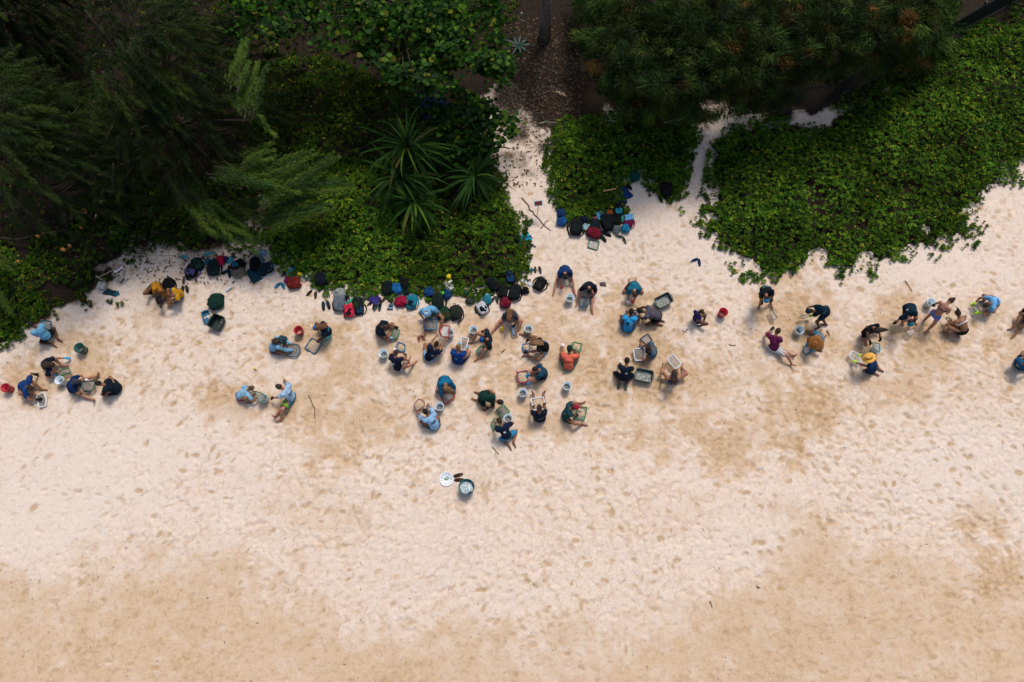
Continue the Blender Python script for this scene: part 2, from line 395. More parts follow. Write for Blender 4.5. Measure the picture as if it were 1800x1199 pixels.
def make_ground():
    nx, ny = len(GX), len(GY)
    V = np.stack([XX.ravel(), YY.ravel(), Ht.ravel()], 1)
    idx = np.arange(nx * ny).reshape(ny, nx)
    F = np.stack([idx[:-1, :-1].ravel(), idx[:-1, 1:].ravel(), idx[1:, 1:].ravel(), idx[1:, :-1].ravel()], 1)
    me = mesh_np('beach_sand', V, F, True, np.stack([damp.ravel(), litv.ravel(), white.ravel(), spot.ravel()], 1))
    m = bpy.data.materials.new('sand'); m.use_nodes = True
    N = m.node_tree.nodes; L = m.node_tree.links; b = N['Principled BSDF']
    b.inputs['Roughness'].default_value = .95; b.inputs['Specular IOR Level'].default_value = .1
    at = N.new('ShaderNodeAttribute'); at.attribute_name = 'Col'
    sp = N.new('ShaderNodeSeparateColor'); L.new(at.outputs['Color'], sp.inputs[0])
    tc = N.new('ShaderNodeTexCoord')
    def noise(s, d=4, r=.6):
        n = N.new('ShaderNodeTexNoise'); n.inputs['Scale'].default_value = s; n.inputs['Detail'].default_value = d; n.inputs['Roughness'].default_value = r
        L.new(tc.outputs['Object'], n.inputs['Vector']); return n
    def math_(op, a, bb):
        n = N.new('ShaderNodeMath'); n.operation = op; n.use_clamp = op == 'MULTIPLY_ADD'
        for k, v in enumerate((a, bb)):
            if isinstance(v, (int, float)): n.inputs[k].default_value = v
            else: L.new(v, n.inputs[k])
        return n.outputs[0]
    def mix(f, c0, c1):
        n = N.new('ShaderNodeMix'); n.data_type = 'RGBA'; L.new(f, n.inputs[0])
        for k, c in ((6, c0), (7, c1)):
            if isinstance(c, tuple): n.inputs[k].default_value = (*c, 1)
            else: L.new(c, n.inputs[k])
        return n.outputs[2]
    def rng(v, a, c, t0=0., t1=1.):
        n = N.new('ShaderNodeMapRange'); n.inputs[1].default_value = a; n.inputs[2].default_value = c
        n.inputs[3].default_value = t0; n.inputs[4].default_value = t1; L.new(v, n.inputs[0]); return n.outputs[0]
    n_s = noise(2.6, 6, .66); n_f = noise(12, 5, .7); n_g = noise(60, 3, .7); n_m = noise(5.5, 4, .62); n_l = noise(3.4, 3, .5); n_l.inputs['Distortion'].default_value = 1.6; n_k = noise(1.3, 4, .6)
    dry = mix(rng(n_f.outputs[0], .3, .7), (.61, .490, .400), (.73, .63, .548))
    blot = math_('MULTIPLY', rng(n_m.outputs[0], .47, .62), math_('MULTIPLY', rng(n_k.outputs[0], .40, .62, .10, .85), math_('SUBTRACT', 1.0, sp.outputs[2])))
    dry = mix(blot, dry, (.565, .415, .285))
    wet = mix(rng(n_f.outputs[0], .3, .7), (.510, .352, .225), (.615, .460, .318))
    wet = mix(rng(n_m.outputs[0], .56, .70, 0, .6), wet, (.43, .285, .165))
    dmp = rng(math_('ADD', sp.outputs[0], math_('ADD', math_('MULTIPLY', math_('SUBTRACT', n_s.outputs[0], .5), 1.1), math_('MULTIPLY', math_('SUBTRACT', n_f.outputs[0], .5), .7))), .12, .75)
    c = mix(dmp, dry, wet)
    c = mix(math_('MULTIPLY', rng(sp.outputs[0], .72, 1.0), rng(n_m.outputs[0], .40, .60)), c, (.43, .290, .160))
    c = mix(rng(sp.outputs[2], .1, .9, 0, .5), c, (.70, .61, .545))
    spf = rng(math_('ADD', at.outputs['Alpha'], math_('MULTIPLY', math_('SUBTRACT', n_f.outputs[0], .5), .8)), .15, .85, 0, .75)
    c = mix(spf, c, (.43, .285, .150))
    # curling scuff marks that bring up darker sand
    ln = math_('ABSOLUTE', math_('SUBTRACT', n_l.outputs[0], .5), 0.0)
    ln = math_('MULTIPLY', rng(ln, 0.0, .020, 1.0, 0.0), rng(n_m.outputs[0], .46, .58))
    c = mix(math_('MULTIPLY', ln, .5), c, (.34, .215, .12))
    lt = mix(rng(n_f.outputs[0], .35, .65), (.010, .008, .005), (.032, .022, .015))
    lt = mix(rng(n_g.outputs[0], .58, .78), lt, (.07, .05, .036))
    lf = rng(math_('ADD', sp.outputs[1], math_('MULTIPLY', math_('SUBTRACT', n_f.outputs[0], .5), .9)), .25, .8)
    c = mix(lf, c, lt)
    c = mix(rng(n_g.outputs[0], .70, .80, 0, .35), c, (.30, .20, .14))
    L.new(c, b.inputs['Base Color'])
    hs = math_('ADD', math_('MULTIPLY', n_f.outputs[0], .9), math_('ADD', math_('MULTIPLY', n_g.outputs[0], .2), math_('MULTIPLY', ln, -.35)))
    bp = N.new('ShaderNodeBump'); bp.inputs['Strength'].default_value = .6; bp.inputs['Distance'].default_value = .035
    L.new(hs, bp.inputs['Height']); L.new(bp.outputs[0], b.inputs['Normal'])
    o = link('beach_sand', me, m); tag(o, kind='structure')
    return o
# ---------------------------------------------------------------- vegetation
M_LEAF = vcol_mat('leaf', .8, .03); M_NEEDLE = vcol_mat('needle', .75, .12); M_BARK = mat((.045, .033, .025), .95, .45, 6, .8, 14, .08)
M_GREYWOOD = mat((.20, .175, .15), .95, .4, 6, .7, 18, .08); M_CUT = mat((.50, .20, .06), .85, .25, 12, .3, 30, .1)
CH = {}                                                # ground-cover height fields
def cover_z(x, y):
    z = 0.0
    for w in CH.values():
        if in_poly(np.array([x]), np.array([y]), w)[0]:
            d = float(dist_poly(np.array([x]), np.array([y]), w)[0]); z = max(z, .06 + min(.36, d * .22))
    return z
def frames(n, rng):
    a = rng.uniform(0, 2 * np.pi, n); return np.stack([np.cos(a), np.sin(a)], 1)
def leaves_mesh(base, dirs, ups, length, width, cols, fold=.25):
    """kite-shaped folded leaves: base (n,3), dirs (n,3) unit, ups (n,3)"""
    n = len(base); side = np.cross(dirs, ups); side /= np.linalg.norm(side, axis=1, keepdims=True) + 1e-9
    nn = np.cross(side, dirs)
    L = length[:, None]; W = width[:, None]
    v0 = base; vl = base + dirs * L * .58 + side * W * .5 + nn * W * fold; vr = base + dirs * L * .58 - side * W * .5 + nn * W * fold
    v1 = base + dirs * L - nn * L * .08
    V = np.stack([v0, vl, v1, vr], 1).reshape(-1, 3)
    i = np.arange(n)[:, None] * 4
    F = np.concatenate([i + np.array([[0, 2, 1]]), i + np.array([[0, 3, 2]])], 0)
    return V, F, np.repeat(cols, 4, 0)
GREENS = np.array([[.046, .112, .010], [.070, .150, .012], [.028, .080, .009], [.115, .185, .014], [.036, .096, .010]])
def ground_cover(name, label, poly, dens, seed, loose=.35, zmax=.5, dark=1.0, skip=None):
    rng = np.random.default_rng(seed); w = wpoly(poly); CH[name] = w; A = np.array(w)
    lo = A.min(0) - .5; hi = A.max(0) + .5
    lo = np.maximum(lo, [-24, -8]); hi = np.minimum(hi, [24, 25])
    n = int(dens * (hi - lo).prod()); P = rng.uniform(lo, hi, (n, 2))
    ins = in_poly(P[:, 0], P[:, 1], w); d = dist_poly(P[:, 0], P[:, 1], w); sd_ = np.where(ins, d, -d)
    nz_ = fbm(P[:, 0], P[:, 1], .8, seed, 3) - .5; n2 = fbm(P[:, 0], P[:, 1], 1.6, seed + 9, 3)
    keep = (sd_ + nz_ * loose * 5) > rng.uniform(-.6 * loose, .5 * loose, n)
    keep &= ~((n2 < .30) & (sd_ > .5) & (rng.random(n) < .6))
    px, py = to_px(P[:, 0], P[:, 1]); keep &= (py > -60) & (px > -60) & (px < 1870)
    if name == 'ground_cover':                          # the narrow trodden track stays bare
        tr = [(1212,352),(1224,322),(1228,296),(1233,262),(1248,234),(1282,208),(1325,198)]; dd = np.full(n, 1e9)
        for (ax_, ay_), (bx_, by_) in zip(tr[:-1], tr[1:]):
            ex, ey = bx_ - ax_, by_ - ay_; t = np.clip(((px - ax_) * ex + (py - ay_) * ey) / (ex * ex + ey * ey), 0, 1); dd = np.minimum(dd, np.hypot(px - ax_ - t * ex, py - ay_ - t * ey))
        keep &= dd > rng.uniform(7, 13, n)
    if skip is not None: keep &= ~skip(px, py, rng)
    P = P[keep]; sd_ = np.maximum(sd_[keep], 0); n = len(P)
    mound = fbm(P[:, 0], P[:, 1], 1.0, seed + 3, 3)
    top = np.minimum(zmax * .8, .03 + sd_ * .24) * (.35 + 1.3 * mound)
    z = top * rng.uniform(.35, 1.0, n) ** .6 + .02
    gi = np.clip(np.searchsorted(GX, P[:, 0]), 0, len(GX) - 1); gj = np.clip(np.searchsorted(GY, P[:, 1]), 0, len(GY) - 1)
    z = z + Ht[gj, gi]
    k = 8; N_ = n * k
    az = (rng.uniform(0, 6.28, n)[:, None] + np.arange(k)[None] * 2.4 + rng.normal(0, .25, (n, k))).ravel()
    el = np.tile(np.linspace(.15, .95, k), n) + rng.normal(0, .15, N_)
    tilt = rng.normal(0, .28, (n, 2)).repeat(k, 0)
    D = np.stack([np.cos(az) * np.cos(el) + tilt[:, 0], np.sin(az) * np.cos(el) + tilt[:, 1], np.sin(el)], 1); D /= np.linalg.norm(D, axis=1, keepdims=True)
    size = np.repeat(rng.uniform(.65, 1.35, n), k)
    Ln = rng.uniform(.066, .108, N_) * size; Wd = Ln * rng.uniform(.42, .55, N_)
    base = np.repeat(np.stack([P[:, 0], P[:, 1], z], 1), k, 0)
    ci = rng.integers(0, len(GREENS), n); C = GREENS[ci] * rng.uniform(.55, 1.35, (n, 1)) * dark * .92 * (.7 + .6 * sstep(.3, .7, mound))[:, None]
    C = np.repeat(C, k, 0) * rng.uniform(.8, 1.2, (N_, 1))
    yl = rng.random(N_) < .012; C[yl] = np.array([.36, .27, .03]); br = rng.random(N_) < .006; C[br] = np.array([.22, .08, .02])
    V, F, CC = leaves_mesh(base, D, np.tile([[0, 0, 1.]], (N_, 1)) + rng.normal(0, .05, (N_, 3)), Ln, Wd, C)
    # short woody stems under the rosettes
    o = link(name, mesh_np(name, V, F, False, CC), M_LEAF); tag(o, label, 'ground cover', kind='stuff')
    return o

def needles(P, D, length, width, C, rng):
    """thin triangular needles"""
    n = len(P); r = rng.normal(size=(n, 3)); side = np.cross(D, r); side /= np.linalg.norm(side, axis=1, keepdims=True) + 1e-9
    W = width[:, None] * .5
    V = np.stack([P + side * W, P - side * W, P + D * length[:, None] - np.array([0, 0, 1.]) * (length[:, None] * .18)], 1).reshape(-1, 3)
    return V, np.arange(n * 3).reshape(-1, 3), np.repeat(C, 3, 0)
CAS = np.array([[.030, .056, .008], [.021, .046, .008], [.042, .068, .009], [.016, .036, .008]])
def plume(start, d, L, droop, rng, nn, spread=1.0, nl=.30, col=1.0):
    """one feathery casuarina branch: returns axis points and needle arrays"""
    m = 9; t = np.linspace(0, 1, m); ax = start + np.outer(t * L, d) + np.stack([0 * t, 0 * t, -droop * t ** 2 * L], 1)
    ax += np.cumsum(rng.normal(0, L * .012, (m, 3)), 0)
    tt = rng.uniform(.06, 1.0, nn) ** .85; f = tt * (m - 1); i = np.minimum(f.astype(int), m - 2); fr = (f - i)[:, None]
    p = ax[i] * (1 - fr) + ax[i + 1] * fr; tg = ax[i + 1] - ax[i]; tg /= np.linalg.norm(tg, axis=1, keepdims=True)
    p = p + rng.normal(0, .05 + .02 * L, (nn, 3)) * (1.15 - tt)[:, None]
    r = rng.normal(size=(nn, 3)); r -= tg * (r * tg).sum(1, keepdims=True); r /= np.linalg.norm(r, axis=1, keepdims=True)
    D = tg + r * spread * rng.uniform(.3, 1.4, (nn, 1)); D /= np.linalg.norm(D, axis=1, keepdims=True)
    ln = nl * rng.uniform(.55, 1.2, nn) * (1.15 - .45 * tt); wd = rng.uniform(.010, .020, nn)
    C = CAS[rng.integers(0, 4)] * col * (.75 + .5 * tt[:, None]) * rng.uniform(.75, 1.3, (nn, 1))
    return ax, (p, D, ln, wd, C)
def puff(c, R, rng, nn, nl, col):
    """rounded tuft of short needles"""
    u = rng.normal(size=(nn, 3)); u[:, 2] = np.abs(u[:, 2]) * .9 - .25; u /= np.linalg.norm(u, axis=1, keepdims=True)
    ax_ = rng.normal(0, .6, 3) + np.array([0, -.4, .5]); p = c + u * R * rng.uniform(.1, .7, (nn, 1)) * np.array([1, 1, .7]); D = u * .6 + rng.normal(0, .25, (nn, 3)) + ax_ * .8; D /= np.linalg.norm(D, axis=1, keepdims=True)
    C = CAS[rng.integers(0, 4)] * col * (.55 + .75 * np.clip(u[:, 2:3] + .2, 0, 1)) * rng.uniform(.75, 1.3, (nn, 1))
    return p, D, nl * rng.uniform(.6, 1.2, nn), rng.uniform(.018, .032, nn), C
def casuarina(label, base, height, plumes, seed, trunk_r=.14, group=None, lean=(0, 0), brown=0.0, sub=(260, .30), every=3):
    rng = np.random.default_rng(seed); b = np.array(base); root = empty('casuarina_tree', base)
    tag(root, label, 'tree', group)
    top = np.array([lean[0], lean[1], height]); tb = MB()
    pts = []
    for k in range(8):
        t = k / 7; pts.append(top * t + np.array([math.sin(t * 5 + seed), math.cos(t * 4 + seed * 2), 0]) * .10 * t)
    tb.tube(pts, [trunk_r * (1 - .8 * k / 7) for k in range(8)], 9)
    tb.build('trunk', M_BARK, root)
    lb_ = MB(); V = []; F = []; C = []; nv = 0
    for ip, (s, d, L, droop, colr) in enumerate(plumes):
        s = np.array(s) - b; d = np.array(d) / np.linalg.norm(d)
        if droop < 0: ax = None; nd = puff(s, L, rng, int(sub[0] * L), sub[1], colr)
        else: ax, nd = plume(s, d, L, droop, rng, int(sub[0] * L), nl=sub[1], col=colr)
        if ax is not None: lb_.tube([ax[i] for i in range(0, 9, 2)], [.022 * (1 - .2 * i) + .004 for i in range(5)], 4, cap=False)
        # limb joining the plume to the trunk
        if ip % every == 0:
            tz = min(max(s[2] * .45, .3), height * .8); tp = top * (tz / height)
            mid = tp * .45 + s * .55 + rng.normal(0, .10, 3); mid[2] -= .25
            lb_.tube([tp, mid, s], [.05, .035, .022], 5, cap=False)
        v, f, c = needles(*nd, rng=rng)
        if brown and rng.random() < brown: c = c * np.array([[2.6, .75, .8]])
        V.append(v); F.append(f + nv); C.append(c); nv += len(v)
    lo_ = lb_.build('limbs', M_BARK, root); lo_['kind'] = 'stuff'
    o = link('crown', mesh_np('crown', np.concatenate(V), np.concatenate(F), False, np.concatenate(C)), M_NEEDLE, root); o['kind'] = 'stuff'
    return root

def build_left_casuarinas():
    rng = np.random.default_rng(3)
    specs = [((112, 372), 6.2, (-90, 470, -40, 410), 470, 'dark feathery casuarina tree with sawn limbs at the left edge'),
             ((330, 250), 6.8, (160, 500, -50, 330), 500, 'tall feathery casuarina tree left of the round-leaved tree'),
             ((30, 60), 7.0, (-90, 300, -90, 260), 450, 'dark casuarina tree in the top left corner')]
    for k, ((bx, by), hgt, (x0, x1, y0, y1), n, lab) in enumerate(specs):
        base = G(bx, by, 0); base.z = ground_z(base.x, base.y) - .05; pl = []
        for i in range(n):
            z = rng.uniform(1.6, hgt * .97) if i % 4 else rng.uniform(1.0, 2.6)
            px = rng.uniform(x0, x1); py = rng.uniform(y0, y1)
            p = G(px, py, z); r = np.array([p.x - base.x, p.y - base.y]); rr = np.hypot(*r)
            lim = 4.0 * (1.15 - .7 * z / hgt) + .3
            if rr > lim: p = Vector((base.x + r[0] / rr * lim * rng.uniform(.6, 1), base.y + r[1] / rr * lim * rng.uniform(.6, 1), z))
            d = np.array([p.x - base.x, p.y - base.y, 0]) + rng.normal(0, .6, 3); d[2] = rng.uniform(-.1, .8)
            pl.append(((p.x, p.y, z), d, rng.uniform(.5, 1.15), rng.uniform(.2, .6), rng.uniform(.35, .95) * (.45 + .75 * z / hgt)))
        if k == 1:       # the long light plumes reaching out over the ground cover
            for (ax_, ay, bx_, by_, z, L) in [(455,372,612,258,2.6,0),(470,345,560,300,2.4,0),(500,330,648,316,2.2,0),(440,330,560,270,2.9,0),(455,395,585,350,2.0,0),(410,360,500,400,1.8,0),(380,300,520,330,3.0,0),(420,290,500,250,3.3,0),(390,390,455,440,1.5,0),(350,390,455,425,1.6,0),(430,200,440,80,4.5,0),(420,150,440,60,4.8,0),(400,170,470,235,4.0,0),(330,340,420,410,2.0,0),(430,380,560,335,1.9,0)]:
                a = G(ax_, ay, z); b2 = G(bx_, by_, z); v = b2 - a
                for j in range(5):
                    pl.append(((a.x + rng.normal(0, .16), a.y + rng.normal(0, .16), z + rng.normal(0, .1)), (v.x + rng.normal(0, .2), v.y + rng.normal(0, .2), .12 + rng.normal(0, .05)), v.length * rng.uniform(.6, 1.02), .10, rng.uniform(1.5, 2.3)))
        if k == 2:
            for (ax_, ay, bx_, by_, z) in [(-40,215,58,205,3.5),(-40,235,55,232,3.3),(-30,300,60,330,2.2),(-40,420,20,470,1.6),(-30,480,18,540,1.2)]:
                a = G(ax_, ay, z); b2 = G(bx_, by_, z); v = b2 - a
                for j in range(3): pl.append(((a.x, a.y, z + rng.normal(0, .1)), (v.x + rng.normal(0, .1), v.y + rng.normal(0, .1), .1), v.length, .1, 1.35))
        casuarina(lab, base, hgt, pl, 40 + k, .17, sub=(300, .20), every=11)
def build_right_casuarinas():
    rng = np.random.default_rng(13)
    top = [(1012,-40),(1016,60),(1034,125),(1056,172),(1096,208),(1170,216),(1235,206),(1290,196),(1340,190),(1385,168),(1430,150),(1480,138),(1530,126),(1580,122),(1630,112),(1672,84),(1690,40),(1700,-40)]
    specs = [((1120, 120), 'dense yellow-green casuarina thicket bordering the dark brown clearing'), ((1330, 90), 'casuarina thicket with rusty dead sprays behind the start of the picket fence'), ((1560, 40), 'casuarina thicket spilling over the far bend of the picket fence')]
    cen = []
    for (bx, by), lab in specs:
        p = G(bx, by, 0); cen.append((p, lab, []))
    n = 0
    while n < 1250:
        px = rng.uniform(1005, 1705); py = rng.uniform(-45, 212)
        px += rng.normal(0, 5); py += rng.normal(0, 6)
        if not in_poly(np.array([px]), np.array([py]), top)[0]: continue
        edge = float(dist_poly(np.array([px]), np.array([py]), top)[0])
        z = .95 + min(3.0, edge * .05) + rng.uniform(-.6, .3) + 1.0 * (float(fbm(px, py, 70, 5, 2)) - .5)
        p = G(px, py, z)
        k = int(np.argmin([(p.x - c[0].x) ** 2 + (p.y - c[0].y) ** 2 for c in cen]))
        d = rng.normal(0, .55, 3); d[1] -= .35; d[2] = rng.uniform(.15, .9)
        cen[k][2].append(((p.x, p.y, z - .2), d, rng.uniform(.26, .52), -1, rng.choice([.5, .8, 1.1, 1.7]) * rng.uniform(.8, 1.2) * (1.45 if edge < 40 else .8)))  # edge tufts get a brighter colour as if lit, inner ones darker
        n += 1
    for k, (c, lab, pl) in enumerate(cen):
        base = Vector((c.x, c.y, ground_z(c.x, c.y) - .05))
        casuarina(lab, base, 2.6, pl, 60 + k, .10, brown=.07, sub=(300, .30), every=30)

def round_leaf_mesh(r, seed):
    rng = np.random.default_rng(seed); vs = [(0, 0, 0)]; n = 9
    for k in range(n):
        a = 2 * math.pi * k / n; q = r * (1 + .06 * math.sin(3 * a + seed)); y = q * math.sin(a)
        vs.append((r * .95 + q * math.cos(a), y, abs(y) * .30 - .10 * (q * math.cos(a)) ** 2 / r))
    vs.append((r * .95, 0, 0)); c = len(vs) - 1
    fs = [(c, 1 + k, 1 + (k + 1) % n) for k in range(n)]
    return np.array(vs), np.array(fs)
def seagrape(name, label, clusters, trunk_px, seed, n_obj, group=None, colscale=1.0, leaf_r=.085):
    """round-leaved tree: clusters = [(x,y,z)]"""
    rng = np.random.default_rng(seed); tp = G(*trunk_px, 0); base = Vector((tp.x, tp.y, ground_z(tp.x, tp.y) - .05))
    root = empty(name, base); tag(root, label, 'tree', group)
    mb = MB(); cl = np.array(clusters); cen = cl.mean(0); zt = cen[2] * .55
    fork = Vector((base.x * .7 + cen[0] * .3, base.y * .7 + cen[1] * .3, zt)) - base
    mb.tube([(0, 0, 0), fork * .5 + Vector((.1, .05, 0)), fork], [.16, .12, .09], 8); mb.build('trunk', M_BARK, root)
    lm = MB()
    for c in cl[::7]:
        q = Vector(c) - base; lm.tube([fork, (fork + q) / 2 + Vector(rng.normal(0, .15, 3)), q], [.05, .03, .012], 5, cap=False)
    lo_ = lm.build('limbs', M_BARK, root); lo_['kind'] = 'stuff'
    var = [round_leaf_mesh(leaf_r, s) for s in range(3)]; meshes = {}
    cols = [(.009, .033, .004), (.005, .018, .003), (.019, .056, .005), (.045, .098, .007), (.085, .085, .009)]
    lms = [mat(c if colscale == 1 else tuple(v * colscale for v in c), .65, .22, 20, .15, 60, .06) for c in cols]
    V = []; F = []; C = []; nv = 0; cnt = 0; items = []
    for c in cl:
        for k in range(rng.integers(8, 14)):
            p = Vector(c) - base + Vector(rng.normal(0, .16, 3) * np.array([1, 1, .55])); az = rng.uniform(0, 6.28); el = rng.normal(.12, .38); ro = rng.normal(0, .35); s = rng.uniform(.7, 1.2)
            items.append((p, az, el, ro, s, rng.choice(5, p=[.34, .27, .22, .14, .03]), rng.integers(0, 3)))
    vis = sorted(range(len(items)), key=lambda i: -items[i][0].z)       # topmost leaves show largest
    single = set(vis[:n_obj])
    for i, (p, az, el, ro, s, ci, vi) in enumerate(items):
        R = Matrix.Rotation(az, 3, 'Z') @ Matrix.Rotation(-el, 3, 'Y') @ Matrix.Rotation(ro, 3, 'X')
        if i in single:
            key = (vi, ci)
            if key not in meshes:
                me = mesh_np('leaf', var[vi][0], var[vi][1], True); me.materials.append(lms[ci]); meshes[key] = me
            o = bpy.data.objects.new('leaf', meshes[key]); COL.objects.link(o); o.parent = root
            o.location = p; o.rotation_euler = R.to_euler(); o.scale = (s, s, s)
        else:
            v = (np.array(R) @ (var[vi][0] * s).T).T + np.array(p); V.append(v); F.append(var[vi][1] + nv); nv += len(v)
            C.append(np.tile(np.array(cols[ci]) * colscale * rng.uniform(.8, 1.2), (len(v), 1)))
    if V:
        o = link('foliage', mesh_np('foliage', np.concatenate(V), np.concatenate(F), True, np.concatenate(C)), M_LEAF, root); o['kind'] = 'stuff'
    return root
def clusters_in(poly, n, z0, z1, seed):
    rng = np.random.default_rng(seed); A = np.array(poly); out = []
    while len(out) < n:
        px, py = rng.uniform(A.min(0), A.max(0))
        if in_poly(np.array([px]), np.array([py]), poly)[0]:
            z = rng.uniform(z0, z1); out.append(tuple(G(px, py, z)))
    return out
def pandanus_leaf(seed, L):
    """sword leaf, V-folded, rising then bent over at the tip"""
    rng = np.random.default_rng(seed); n = 7; vs = []; fs = []; el = rng.uniform(.25, .6); x = z = 0; bend = rng.uniform(.10, .22); kink = rng.integers(3, 6)
    for i in range(n + 1):
        t = i / n; w = .036 * (1 - t ** 2.2) * (.75 + .5 * min(1, t * 4)) + .001
        vs += [(x, w, z + w * .5), (x, 0, z), (x, -w, z + w * .5)]
        x += math.cos(el) * L / n; z += math.sin(el) * L / n; el -= bend + (.5 if i == kink else 0)
    for i in range(n):
        a = i * 3; fs += [(a, a + 3, a + 4, a + 1), (a + 1, a + 4, a + 5, a + 2)]
    return np.array(vs), np.array(fs)
def pandanus(label, base_px, heads, seed):
    rng = np.random.default_rng(seed); p = G(*base_px, 0); base = Vector((p.x, p.y, ground_z(p.x, p.y) - .05)); root = empty('pandanus', base); tag(root, label, 'plant')
    cols = [(.014, .046, .006), (.024, .066, .007), (.007, .026, .004), (.060, .110, .010), (.11, .085, .025)]
    lms = [mat(c, .7, .25, 6, .1, 30, .05) for c in cols]; meshes = {}
    st = MB()
    for (px, py, z, n, L0) in heads:
        h = G(px, py, z) - base; st.tube([(0, 0, 0), h * .5 + Vector((0, 0, -.1)), h], [.09, .08, .06], 7)
        for k in range(n):
            v = int(rng.integers(0, 6)); ci = int(rng.choice(5, p=[.32, .24, .30, .09, .05]))
            if (v, ci, L0) not in meshes:
                a, f = pandanus_leaf(v, L0); me = mesh_np('leaf', a, f, True); me.materials.append(lms[ci]); meshes[(v, ci, L0)] = me
            o = bpy.data.objects.new('leaf', meshes[(v, ci, L0)]); COL.objects.link(o); o.parent = root
            lift = -1.15 + 1.9 * (k / n) + rng.normal(0, .3); o.location = h + Vector((0, 0, .12 * k / n))
            o.rotation_euler = (rng.normal(0, .2), -lift * .62 + rng.normal(0, .12), rng.uniform(0, 6.28)); s = rng.uniform(.68, 1.18); o.scale = (s, s, s)
    st.build('stem', M_BARK, root)
    return root
def stick(name, label, pts, r, m=None, group=None, zoff=.012, cat='stick'):
    ps = [GG(a, b) for a, b in pts]; base = ps[0].copy(); root_pts = []
    rng = random.Random(int(pts[0][0] * 7 + pts[0][1]))
    for i in range(len(ps) - 1):
        for t in (0, .33, .66): 
            q = ps[i].lerp(ps[i + 1], t); root_pts.append(Vector((q.x + rng.gauss(0, r * .6), q.y + rng.gauss(0, r * .6), ground_z(q.x, q.y) + zoff)) - base)
    root_pts.append(ps[-1] + Vector((0, 0, zoff)) - base)
    mb = MB(); n = len(root_pts); mb.tube(root_pts, [r * (1 - .5 * i / n) for i in range(n)], 6)
    o = mb.build(name, m or M_BARK, None, loc=base); tag(o, label, cat, group); return o

